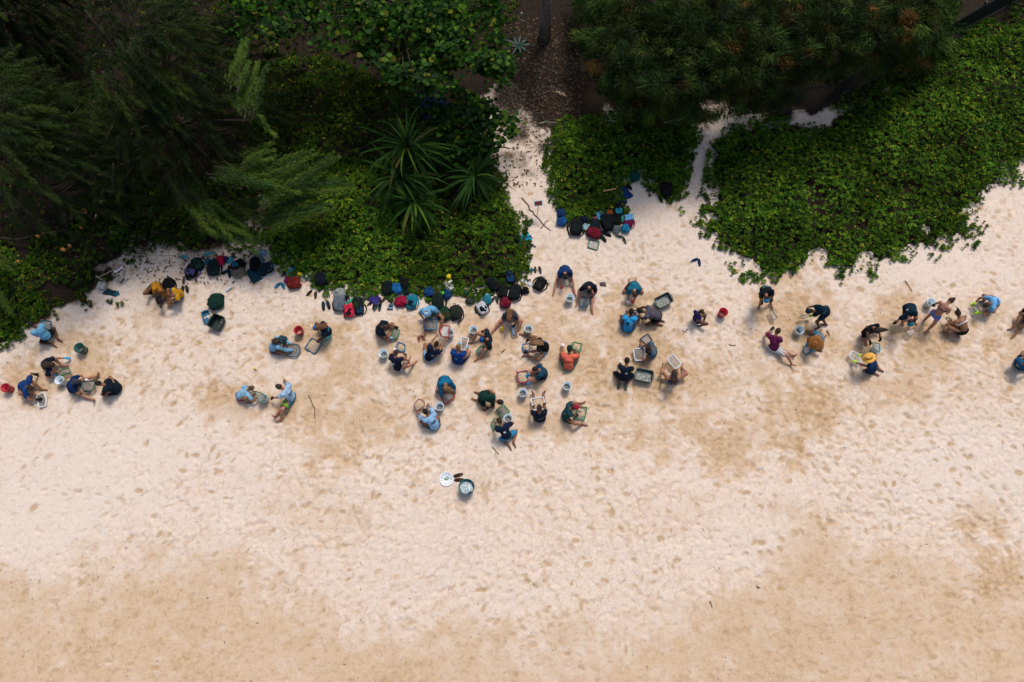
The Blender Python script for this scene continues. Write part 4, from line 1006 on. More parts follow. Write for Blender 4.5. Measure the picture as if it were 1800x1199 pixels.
    # shirt
    sobj = None
    if shirt:
        g = .017 * s; A = [('e', T(sp[0] + (sp[1] - sp[0]) * .25), Rp, (.172 * s, .136 * s, .13 * s)), ('e', T(sp[1]), Rp, (.152 * s, .124 * s, .15 * s)), ('e', T(sp[2]), Rt, (.166 * s, .124 * s, .155 * s)), ('c', T(shl[-1]), T(shl[1]), .062 * s + g, .062 * s + g)]
        cuts = [(T(neck + axu * .035 * s), T(axu))]
        if sleeve > 0:
            for sd_ in (-1, 1):
                if sleeve <= 1: A.append(('c', T(shl[sd_]), T(shl[sd_].lerp(elb[sd_], sleeve)), .062 * s + g, .062 * s + g * .8, .02))
                else: A += [('c', T(shl[sd_]), T(elb[sd_]), .060 * s + g, .050 * s + g * .7, .02), ('c', T(elb[sd_]), T(elb[sd_].lerp(wr[sd_], .86)), .048 * s + g * .7, .036 * s + g * .5, .02)]
        V, F = surface_nets(A, .035, VOX, cuts, .022, seed)
        sobj = link('shirt', mesh_np('shirt', V, F), cloth(shirt), root)
        bv = BVHTree.FromPolygons([tuple(v) for v in V], F.tolist())
        for (u, v, w, hh, c) in prints:              # flat printed marks on the back of the shirt
            ori = sp[1].lerp(sp[3], .5 + v); bk = -(axf * .6 + pf * .4).normalized(); n = 5; vv = []; ok = True
            upv = (sp[3] - sp[1]).normalized()
            for i in range(n):
                for j in range(n):
                    o = ori + rt3 * (u + w * (i / (n - 1) - .5)) * s + upv * hh * (j / (n - 1) - .5) * s + bk * .5
                    hit = bv.ray_cast(o, -bk, .8)
                    if hit[0] is None: ok = False; break
                    vv.append(hit[0] + bk * .008)
                if not ok: break
            if ok:
                m = MB(); m.add(vv, [(i * n + j, (i + 1) * n + j, (i + 1) * n + j + 1, i * n + j + 1) for i in range(n - 1) for j in range(n - 1)])
                m.build('print', cloth(c, .05), sobj)
    if bikini:
        b1, c1 = bikini; m = MB(); ring = []
        for k in range(20):
            a = 2 * math.pi * k / 20; ring.append(sp[2] + rt3 * math.cos(a) * .158 * s + axf * math.sin(a) * .116 * s + axu * .0)
        m.tube(ring, .018 * s if b1 == 'band' else .012 * s, 6, closed=True, flat=1.6); m.build('swim_top', cloth(c1), root)
    if bottoms:
        g = .016 * s; A = [('e', T(sp[0]), Rp, (.172 * s, .130 * s, .118 * s)), ('c', T(hip[-1]), T(hip[1]), .098 * s, .098 * s)]
        for sd_ in (-1, 1):
            if blen > .05: A.append(('c', T(hip[sd_]), T(hip[sd_].lerp(knee[sd_], min(1, blen))), .086 * s + g, (.086 - .020 * blen) * s + g, .02))
            if blen > 1: A.append(('c', T(knee[sd_]), T(knee[sd_].lerp(ank[sd_], .9)), .058 * s + g * .5, .040 * s + g * .5, .02))
        wa = wa0; V, F = surface_nets(A, .03, VOX, [(T(sp[0] + wa * .085 * s), T(wa))], .014, seed + 5)
        bo = link('shorts' if blen <= 1 else 'trousers', mesh_np('shorts', V, F), cloth(bottoms), root)
        if bot2:                                       # hem bands in a second colour
            for sd_ in (-1, 1):
                c = hip[sd_].lerp(knee[sd_], min(1, blen) * .98); u_ = (knee[sd_] - hip[sd_]).normalized(); m = MB(); r = (.086 - .020 * blen) * s + g + .012
                m.tube([c - u_ * .05, c + u_ * .045], [r, r], 16, cap=False); m.build('hem', cloth(bot2), bo)
    # hair
    style, hc = hair; hm = mat(HAIRS[hc], .6, .45, 14, .8, 55, .25, kind='hair')
    if style != 'none':
        A = [('e', T(head - hf * .010 * s + hu * .012 * s), Rh, (.086 * s, .103 * s, .112 * s))]
        cut = [(T(head + hf * .035 * s - hu * .01 * s), T((hf * .9 - hu * .55).normalized())), (T(head - hu * .075 * s), T(-hu))] if style in ('short', 'buzz', 'bun', 'pony') else [(T(head + hf * .04 * s), T((hf * .9 - hu * .45).normalized()))]
        if style == 'bun': A.append(('c', T(head - hf * .09 * s + hu * .06 * s), T(head - hf * .115 * s + hu * .07 * s), .045 * s, .04 * s, .02))
        hd_ = Vector(hairdir) if hairdir else (-hf * .6 - hu * .5 + Vector((0, 0, -.35))); hd_ = hd_.normalized()
        if style == 'pony':
            b = head - hf * .08 * s + hu * .04 * s; A += [('c', T(b), T(b + hd_ * .10 * s), .034 * s, .036 * s, .02), ('c', T(b + hd_ * .10 * s), T(b + hd_ * .25 * s - up * .03), .036 * s, .014 * s, .02)]
            cut = []
        if style == 'long':
            b = head - hf * .04 * s; e = b + hd_ * .20 * s; 
            for q in (-1, 0, 1): A += [('c', T(b + rh * q * .03 * s), T(e + rh * q * .06 * s), .062 * s, .050 * s), ('c', T(e + rh * q * .06 * s), T(e + hd_ * .14 * s + rh * q * .065 * s - up * .02), .050 * s, .020 * s)]
            cut = []
            fpt = head + hf * .05 * s
        post = None
        V, F = surface_nets(A, .025, .020, cut, .012, seed)
        link('hair', mesh_np('hair', V, F), hm, root)
    # hats
    if hat:
        kind, hcol = hat[0], hat[1]; M3 = Matrix((rh, hf, hu)).transposed(); R4 = M3.to_4x4(); hm2 = cloth(hcol); c0 = head + hu * .045 * s
        if kind == 'straw': hm2 = mat(lin(hcol), .85, .3, 30, .8, 60, .1)
        m = MB(); 
        if kind == 'cap':
            m.lathe([(.100, -.012), (.101, .02), (.092, .055), (.065, .083), (.03, .096), (.001, .099)], 18, sx=.90 * s, sy=1.06 * s)
            o = m.build('cap', hm2, root, loc=c0); o.rotation_euler = M3.to_euler(); b = MB(); back = -1 if len(hat) > 3 and hat[3] == 'back' else 1; pts = []
            vs = []; n = 9
            for i in range(n):
                a = -1.05 + 2.1 * i / (n - 1); vs += [(math.sin(a) * .088 * s, back * math.cos(a) * .104 * s, .0), (math.sin(a) * .086 * s, back * (math.cos(a) * .104 + .035 + .055 * math.cos(a)) * s, -.022 * s), (math.sin(a) * .086 * s, back * (math.cos(a) * .104 + .035 + .055 * math.cos(a)) * s, -.028 * s), (math.sin(a) * .088 * s, back * math.cos(a) * .104 * s, -.007)]
            fs = []
            for i in range(n - 1):
                for q in range(4): fs.append((i * 4 + q, i * 4 + (q + 1) % 4, (i + 1) * 4 + (q + 1) % 4, (i + 1) * 4 + q))
            b.add(vs, fs); b.build('brim', cloth(hat[2] if len(hat) > 2 and hat[2] else hcol), o)
        else:
            br = {'bucket': .155, 'straw': .215, 'wide': .18}[kind] * (hat[3] if len(hat) > 3 else 1.0)
            m.lathe([(.088, .0), (.090, .04), (.082, .085), (.06, .10), (.03, .088 if kind == 'straw' else .104), (.001, .084 if kind == 'straw' else .105)], 20, sx=s * .94, sy=s * 1.06)
            o = m.build('hat', hm2, root, loc=c0); o.rotation_euler = M3.to_euler(); b = MB(); dz = -.045 if kind == 'bucket' else -.018
            b.lathe([(.086, .004), (br * .7, dz * .45), (br, dz), (br, dz - .006), (br * .7, dz * .45 - .007), (.084, -.004)], 28, sx=s, sy=s * 1.05); b.build('brim', hm2, o)
            if kind != 'bucket' or (len(hat) > 2 and hat[2]): 
                rb = MB(); rb.lathe([(.0915, .006), (.0925, .03)], 20, sx=s * .94, sy=s * 1.06); rb.build('hat_band', cloth(hat[2] if len(hat) > 2 and hat[2] else (70, 45, 25)), o)
    if shoes:
        for sd_ in (-1, 1):
            heel, toe = toes[sd_]; m = MB(); dd = (toe - heel).normalized(); lat = dd.cross(up).normalized(); nn = lat.cross(dd); M3 = Matrix((dd, lat, nn)).transposed()
            m.sup(heel.lerp(toe, .5), (.145 * s, .05 * s, .052 * s), .7, 14, 8, M3); sh_ = m.build('shoe', cloth(shoes), root)
            m = MB(); m.sup(heel.lerp(toe, .5) - nn * .040 * s, (.150 * s, .053 * s, .016 * s), .7, 14, 6, M3); m.build('sole', cloth((150, 150, 145)), sh_)
    return root
# ---------------------------------------------------------------- containers, sieves, bags and small things
def screen_mat(c):
    key = ('screen', c)
    if key in _mats: return _mats[key]
    m = bpy.data.materials.new('wire_screen'); m.use_nodes = True; _mats[key] = m; N = m.node_tree.nodes; L = m.node_tree.links; b = N['Principled BSDF']
    tc = N.new('ShaderNodeTexCoord'); sx = N.new('ShaderNodeSeparateXYZ'); L.new(tc.outputs['Object'], sx.inputs[0]); outs = []
    for k in (0, 1):
        a = N.new('ShaderNodeMath'); a.operation = 'MULTIPLY'; a.inputs[1].default_value = 80; L.new(sx.outputs[k], a.inputs[0])
        f = N.new('ShaderNodeMath'); f.operation = 'FRACT'; L.new(a.outputs[0], f.inputs[0])
        g = N.new('ShaderNodeMath'); g.operation = 'LESS_THAN'; g.inputs[1].default_value = .38; L.new(f.outputs[0], g.inputs[0]); outs.append(g)
    mx = N.new('ShaderNodeMath'); mx.operation = 'MAXIMUM'; L.new(outs[0].outputs[0], mx.inputs[0]); L.new(outs[1].outputs[0], mx.inputs[1])
    b.inputs['Base Color'].default_value = (*c, 1); b.inputs['Roughness'].default_value = .6; L.new(mx.outputs[0], b.inputs['Alpha']); return m
def sand_pile_mesh(n, r, hgt, seed, sx=1, sy=1, name='sand'):
    rng = np.random.default_rng(seed); m = MB(); rings = 5; vs = [(0, 0, hgt)]; k = 14
    for i in range(1, rings + 1):
        t = i / rings
        for j in range(k):
            a = 2 * math.pi * j / k; q = r * t * (1 + (.16 * rng.normal() if i == rings else .04 * rng.normal())); vs.append((q * math.cos(a) * sx, q * math.sin(a) * sy, max(.0, hgt * (1 - t * t) + rng.normal(0, hgt * .10)) if i < rings else 0))
    fs = [(0, 1 + j, 1 + (j + 1) % k) for j in range(k)]
    for i in range(rings - 1):
        for j in range(k): fs.append((1 + i * k + j, 1 + (i + 1) * k + j, 1 + (i + 1) * k + (j + 1) % k, 1 + i * k + (j + 1) % k))
    m.add(vs, fs); return m
M_SAND = mat((.50, .37, .25), .95, .3, 25, .9, 60, .1); M_GRIT = mat((.20, .185, .165), .95, .7, 40, 1.0, 60, .1); M_GRITPALE = mat((.42, .50, .54), .6, .75, 26, 1.0, 40, .4)
def sieve(label, pts, z, col, fill=None, r=.021, scr=(.24, .22, .20), name='sieve'):
    cx = sum(p[0] for p in pts) / len(pts); cy = sum(p[1] for p in pts) / len(pts)
    g = G(cx, cy, z); base = G(cx, cy, z + ground_z(g.x, g.y)); root = empty(name, base); tag(root, label, 'sieve', 'sand sieves')
    q = [G(a, b, base.z) - base for a, b in pts]; mb = MB(); path = []
    n = len(q)
    for i in range(n):                                   # rounded corners
        a, b, c = q[i - 1], q[i], q[(i + 1) % n]
        e = min(.035, (a - b).length * .25, (c - b).length * .25)
        path += [b + (a - b).normalized() * e, b + (a + c - 2 * b).normalized() * e * .3, b + (c - b).normalized() * e]
    mb.tube(path, r, 8, closed=True, flat=1.25); mb.build('frame', plastic(col), root)
    m = MB(); vs = [p * .985 + Vector((0, 0, -.012)) for p in q]; m.add(vs, [tuple(range(n))]); m.build('wire_screen', screen_mat(scr), root, False)
    if fill == 'sand': 
        rr = min(p.length for p in q) * .72; sand_pile_mesh(0, rr, .035, int(cx), name='sand').build('sand', M_SAND, root, loc=(0, 0, -.008))
    elif fill == 'grit':
        rr = min(p.length for p in q) * .62; sand_pile_mesh(0, rr, .018, int(cx), name='sand').build('grit', M_GRIT, root, loc=(0, 0, -.008))
    return root
def bucket(label, px, py, col, fill='grit', r=.142, hgt=.33, tilt=(0, 0), inner=None, z=0, group='buckets', name='bucket', level=.35, rz=0.7, taper=.80):
    top = G(px, py, hgt); gz = ground_z(top.x, top.y); flatten(*to_px(top.x, top.y), .35); gz = ground_z(top.x, top.y); top = G(px, py, hgt + gz)
    root = empty(name, (top.x, top.y, gz - .012 + z), rz); root.rotation_euler = (tilt[0], tilt[1], rz); tag(root, label, 'bucket', group)
    m = MB(); rb = r * taper; w = .006
    m.lathe([(.001, 0), (rb, 0), (r, hgt - .02), (r + .012, hgt - .02), (r + .012, hgt), (r - w, hgt), (rb - w, .012), (.001, .012)], 28)
    m.build('shell', plastic(col), root)
    ri = MB(); zz = hgt * .80; rr = rb + (r - rb) * .80; ri.lathe([(rr - .001, zz - .012), (rr + .008, zz - .010), (rr + .008, zz + .004), (rr, zz + .006)], 28); ri.build('rib', plastic(col), root)
    hm = MB(); pts = [Vector(((r + .016) * math.cos(a), -(r + .02) * math.sin(a) * .93, hgt - .05 - .10 * math.sin(a))) for a in [math.pi * k / 12 for k in range(13)]]
    hm.tube(pts, .004, 5); h = hm.build('handle', mat((.5, .5, .5), .4, .1, 10, 0, 5, .5, .8), root)
    if fill:
        rl = rb + (r - rb) * level - .012; c = sand_pile_mesh(0, rl, .03, int(px) + int(py), name='contents'); c.build('contents', {'grit': M_GRIT, 'sand': M_SAND, 'pale': M_GRITPALE}[fill], root, loc=(0, 0, hgt * level))
    return root
def crate(label, pts_c, rz, size, col, fill, hgt=.30, name='storage_crate', level=.45, inside=None):
    px, py = pts_c; top = G(px, py, hgt); flatten(*to_px(top.x, top.y), .55); gz = ground_z(top.x, top.y); top = G(px, py, hgt + gz); root = empty(name, (top.x, top.y, gz - .012), rz); tag(root, label, 'crate', 'plastic crates')
    m = MB(); L, W = size; rings = []; n = 24
    def ring(l, w, z):
        out = []
        for k in range(n):
            a = 2 * math.pi * k / n; c, s_ = math.cos(a), math.sin(a); e = .28
            out.append((math.copysign(abs(c) ** e, c) * l / 2, math.copysign(abs(s_) ** e, s_) * w / 2, z))
        return out
    prof = [(.86, 0), (.98, hgt - .04), (1.06, hgt - .04), (1.06, hgt), (.955, hgt), (.84, .012)]
    vs = []
    for k, z in prof: vs += ring(L * k, W * k, z)
    fs = [tuple(range(n - 1, -1, -1)), tuple((len(prof) - 1) * n + k for k in range(n))]
    for i in range(len(prof) - 1):
        for k in range(n): fs.append((i * n + k, i * n + (k + 1) % n, (i + 1) * n + (k + 1) % n, (i + 1) * n + k))
    m.add(vs, fs); m.build('shell', plastic(col), root, False)
    for sd_ in (-1, 1):
        h = MB(); h.box((sd_ * (L * .53 + .012), 0, hgt - .02), (.024, W * .45, .03)); h.build('handle', plastic(col), root, False)
    if fill:
        mt = {'grit': M_GRIT, 'pale': M_GRITPALE, 'mixed': mat((.25, .27, .25), .9, .9, 22, 1.0, 35, .15)}[fill]; rng = np.random.default_rng(int(px)); g = 16; l, w = L * .86, W * .86
        z = hgt * level + (fbm(*np.meshgrid(np.linspace(0, l, g) + px, np.linspace(0, w, g), indexing='ij'), .09, int(px)) - .5) * .10
        X, Y = np.meshgrid(np.linspace(-l / 2, l / 2, g), np.linspace(-w / 2, w / 2, g), indexing='ij'); idx = np.arange(g * g).reshape(g, g)
        F = np.stack([idx[:-1, :-1].ravel(), idx[1:, :-1].ravel(), idx[1:, 1:].ravel(), idx[:-1, 1:].ravel()], 1)
        link('contents', mesh_np('contents', np.stack([X.ravel(), Y.ravel(), z.ravel()], 1), F), mt, root)
    return root
def jitter(mb, amp, seed):
    a = np.array(mb.v); nx = (vnoise(a[:, 0] + a[:, 2], a[:, 1], .07, seed) - .5) * amp; ny = (vnoise(a[:, 1], a[:, 2] + a[:, 0], .08, seed + 2) - .5) * amp; nz_ = (vnoise(a[:, 0] * 1.1, a[:, 1] * 1.1 + a[:, 2], .06, seed + 5) - .5) * amp
    a = a + np.stack([nx, ny, nz_], 1); mb.v = [tuple(v) for v in a]; return mb
def place(name, label, cat, px, py, rz, lift=0.0, group=None, mid=.1):
    p = GG(px, py, mid); gz = ground_z(p.x, p.y); cz = cover_z(p.x, p.y) * .55
    p = G(px, py, gz + mid + cz); root = empty(name, (p.x, p.y, gz + cz + lift), math.radians(rz)); tag(root, label, cat, group); return root
def backpack(label, px, py, rz, c1, c2=None, k=1.0, straps=True, c3=None, squash=1.0, name='backpack', grp='bags left along the ground cover'):
    root = place(name, label, 'backpack', px, py, rz, 0, grp); c2 = c2 or tuple(int(v * .75) for v in c1); c3 = c3 or (20, 22, 25); sd = int(px * 3 + py) % 200
    k *= 1.22; w, l, hh = .165 * k, .235 * k * squash, .10 * k
    m = MB(); m.sup((0, 0, hh), (w, l, hh), .55, 22, 12, e2=.6); jitter(m, .05 * k, sd); body = m.build('bag_body', cloth(c1), root)
    m = MB(); m.sup((0, -l * .30, hh * 1.55), (w * .78, l * .50, hh * .52), .55, 18, 9, e2=.6); jitter(m, .035 * k, sd + 1); m.build('front_pocket', cloth(c2), root)
    m = MB(); m.sup((0, l * .48, hh * 1.50), (w * .62, l * .24, hh * .42), .6, 14, 8, e2=.7); jitter(m, .03 * k, sd + 2); m.build('top_pocket', cloth(c1 if sd % 2 else c2), root)
    z = MB(); z.tube([Vector((math.cos(a) * w * .86, l * .1 + math.sin(a) * l * .80, hh * 1.62)) for a in [math.pi * (.02 + .96 * t / 12) for t in range(13)]], .007 * k, 5); z.build('zip', cloth(c3), body)
    lp = MB(); lp.tube([(-.04 * k, l * .96, hh * 1.1), (-.03 * k, l * 1.18, hh * 1.0), (.03 * k, l * 1.18, hh * 1.0), (.04 * k, l * .96, hh * 1.1)], .011 * k, 6); lp.build('haul_loop', cloth(c3), root)
    if straps:
        for sd_ in (-1, 1):
            s = MB(); wob = .04 * math.sin(sd + sd_); s.tube([(sd_ * w * .45, l * .85, hh * .5), (sd_ * (w * 1.15 + wob), l * .62, hh * .35), (sd_ * (w * 1.38 + wob), 0, .02), (sd_ * w * 1.12, -l * .75, .018), (sd_ * w * .8, -l * .95, .03)], [.024 * k, .026 * k, .024 * k, .016 * k, .012 * k], 8, flat=.4); s.build('strap', cloth(c3), root)
    return root
def soft_bag(label, px, py, rz, c1, w=.2, l=.2, hh=.09, c2=None, cords=True, name='drawstring_bag', cat='bag', grp='bags left along the ground cover'):
    w *= 1.2; l *= 1.2; hh *= 1.2; root = place(name, label, cat, px, py, rz, 0, grp); sd = int(px * 5 + py) % 200
    m = MB(); m.sup((0, 0, hh), (w, l, hh), .75, 22, 12, e2=.8); jitter(m, .09, sd); m.build('bag_body', cloth(c1), root)
    n = MB(); n.sup((0, l * .95, hh * .9), (w * .45, l * .22, hh * .55), .8, 14, 8); jitter(n, .05, sd + 3); n.build('gathered_top', cloth(c2 or c1), root)
    if cords:
        for sd_ in (-1, 1):
            s = MB(); s.tube([(sd_ * w * .25, l * 1.1, hh * .7), (sd_ * w * .9, l * .9, .03), (sd_ * w * 1.2, 0, .015), (sd_ * w * .8, -l * .9, .03)], .009, 5); s.build('cord', cloth(c2 or (30, 30, 34)), root)
    return root
def tote(label, px, py, rz, c1, w=.20, l=.24, c2=None, lift=0):
    root = place('tote_bag', label, 'bag', px, py, rz, lift, 'bags left along the ground cover'); sd = int(px + py) % 100
    m = MB(); m.sup((0, 0, .045), (w, l, .045), .28, 26, 8, e2=.5); jitter(m, .05, sd); m.build('bag_body', cloth(c1), root)
    for sd_ in (-1, 1):
        s = MB(); s.tube([(-w * .45, l * .95, .045 + .02 * sd_), (-w * .40, l * 1.35, .03 + sd_ * .01), (w * .1 * sd_, l * 1.55, .03), (w * .40, l * 1.35, .03 + sd_ * .01), (w * .45, l * .95, .045 + .02 * sd_)], .013, 6, flat=.5); s.build('handle', cloth(c2 or c1), root)
    return root
def towel(label, px, py, rz, c1, w=.28, l=.2, hh=.07, name='towel', cat='towel', c2=None, lift=0.0, group='clothes and towels dropped by the bags'):
    w *= 1.15; l *= 1.15; root_p = place(name, label, cat, px, py, rz, lift, group, mid=.05); root = root_p; sd = int(px * 7 + py * 3) % 211; n, k = 18, 14
    U, Vv = np.meshgrid(np.linspace(-1, 1, n), np.linspace(-1, 1, k), indexing='ij'); wx = (fbm(U, Vv, .9, sd, 2) - .5) * .55; wy = (fbm(U, Vv, .8, sd + 4, 2) - .5) * .55
    X = (U + wx) * w / 1.0; Y = (Vv + wy) * l; fold = np.abs(np.sin((U * 2.3 + wx * 6 + Vv * .7) * 1.6 + sd)); edge = np.minimum(1, 3.2 * np.minimum(1 - np.abs(U), 1 - np.abs(Vv)) + .12)
    Z = (.25 + .75 * fold * fbm(U, Vv, .6, sd + 8, 2) * 1.3) * hh * edge + .010; tz = Z; V = np.stack([X.ravel(), Y.ravel(), tz.ravel()], 1); B = V.copy(); B[:, 2] = np.maximum(-.004, B[:, 2] - .014); idx = np.arange(n * k).reshape(n, k)
    F = np.stack([idx[:-1, :-1].ravel(), idx[1:, :-1].ravel(), idx[1:, 1:].ravel(), idx[:-1, 1:].ravel()], 1); F2 = F[:, ::-1] + n * k
    bd = np.concatenate([idx[:, 0], idx[-1, 1:], idx[-2::-1, -1], idx[0, -2:0:-1]]); nb = np.roll(bd, -1); Fs = np.stack([nb, bd, bd + n * k, nb + n * k], 1)
    o = link('fabric', mesh_np('fabric', np.concatenate([V, B]), np.concatenate([F, F2, Fs])), cloth(c1), root)
    if c2:
        st = np.abs(U) < 2; i0 = n // 3; Vs = V.reshape(n, k, 3)[i0:i0 + 3].reshape(-1, 3) + np.array([0, 0, .006]); ii = np.arange(3 * k).reshape(3, k)
        link('stripe', mesh_np('stripe', Vs, np.stack([ii[:-1, :-1].ravel(), ii[1:, :-1].ravel(), ii[1:, 1:].ravel(), ii[:-1, 1:].ravel()], 1)), cloth(c2), root)
    return root
def sun_hat(label, px, py, c1, br=.19, c2=None, lift=0.02, kind='hat'):
    root = place('hat', label, 'hat', px, py, 20, lift, None, mid=.06); m = MB()
    m.lathe([(.001, .115), (.05, .112), (.082, .095), (.092, .03), (.094, .004)], 22); jitter(m, .02, int(px)); m.build('crown', cloth(c1), root)
    m = MB(); m.lathe([(.092, .010), (br * .75, .006), (br, -.004), (br, -.010), (br * .75, 0), (.09, .003)], 28); jitter(m, .025, int(px) + 3); m.build('brim', cloth(c2 or c1), root); return root
def flipflop(label, px, py, rz, c1, c2=None, group=None, k=1.0, lift=.006, shoe=False):
    k *= 1.15
    root = place('shoe' if shoe else 'flip_flop', label, 'shoe' if shoe else 'flip-flop', px, py, rz, lift, group, mid=.02); vs = []; n = 20
    def outline(t):
        a = 2 * math.pi * t; y = math.sin(a) * .135 * k; w = (.048 + .008 * math.sin(a) - .010 * math.cos(2 * a) * 0) * k; return math.cos(a) * w * (1 - .12 * math.cos(2 * a)), y
    for z in (0, .022):
        for i in range(n): x, y = outline(i / n); vs.append((x, y, z))
    m = MB(); m.add(vs, [tuple(range(n - 1, -1, -1)), tuple(range(n, 2 * n))] + [(i, (i + 1) % n, n + (i + 1) % n, n + i) for i in range(n)]); m.build('sole', cloth(c1), root, False)
    if shoe:
        u = MB(); u.sup((0, .02 * k, .045), (.044 * k, .115 * k, .042), .75, 16, 8); u.build('upper', cloth(c2 or c1), root)
        t = MB(); t.sup((0, -.075 * k, .070), (.030 * k, .042 * k, .022), .9, 12, 6); t.build('opening', cloth((25, 25, 26)), root)
    else:
        s = MB(); s.tube([(-.045 * k, -.025 * k, .022), (-.025 * k, .03 * k, .05), (0, .075 * k, .025)], .009, 6); s.tube([(.045 * k, -.025 * k, .022), (.025 * k, .03 * k, .05), (0, .075 * k, .025)], .009, 6); s.build('strap', cloth(c2 or tuple(int(v * .6) for v in c1)), root)
    return root
def pair(label, px, py, rz, c1, c2=None, dx=5.0, dang=8, k=1.0, shoe=False, group=None):
    """two separate shoes of one pair; nothing tells them apart"""
    a = math.radians(rz); g = group or label
    flipflop(label, px - math.cos(a) * dx, py + math.sin(a) * dx * .9, rz - dang, c1, c2, g, k, shoe=shoe); flipflop(label, px + math.cos(a) * dx, py - math.sin(a) * dx * .9, rz + dang, c1, c2, g, k, shoe=shoe)
def bottle(label, px, py, rz, c1, c2=(230, 230, 230), L=.24, r=.036):
    root = place('bottle', label, 'bottle', px, py, rz, r, None, mid=.05); M_ = Matrix.Rotation(math.pi / 2, 3, 'X')
    def lay(m): m.v = [tuple(M_ @ Vector(v)) for v in m.v]; return m
    m = MB(); m.lathe([(.001, -L / 2), (r, -L / 2), (r * 1.02, -L * .1), (r, L * .25), (r * .55, L * .38), (r * .5, L * .40)], 14); lay(m).build('flask', plastic(c1), root)
    m = MB(); m.lathe([(r * .62, L * .37), (r * .62, L * .50), (.001, L * .505)], 12); lay(m).build('lid', plastic(c2), root); return root
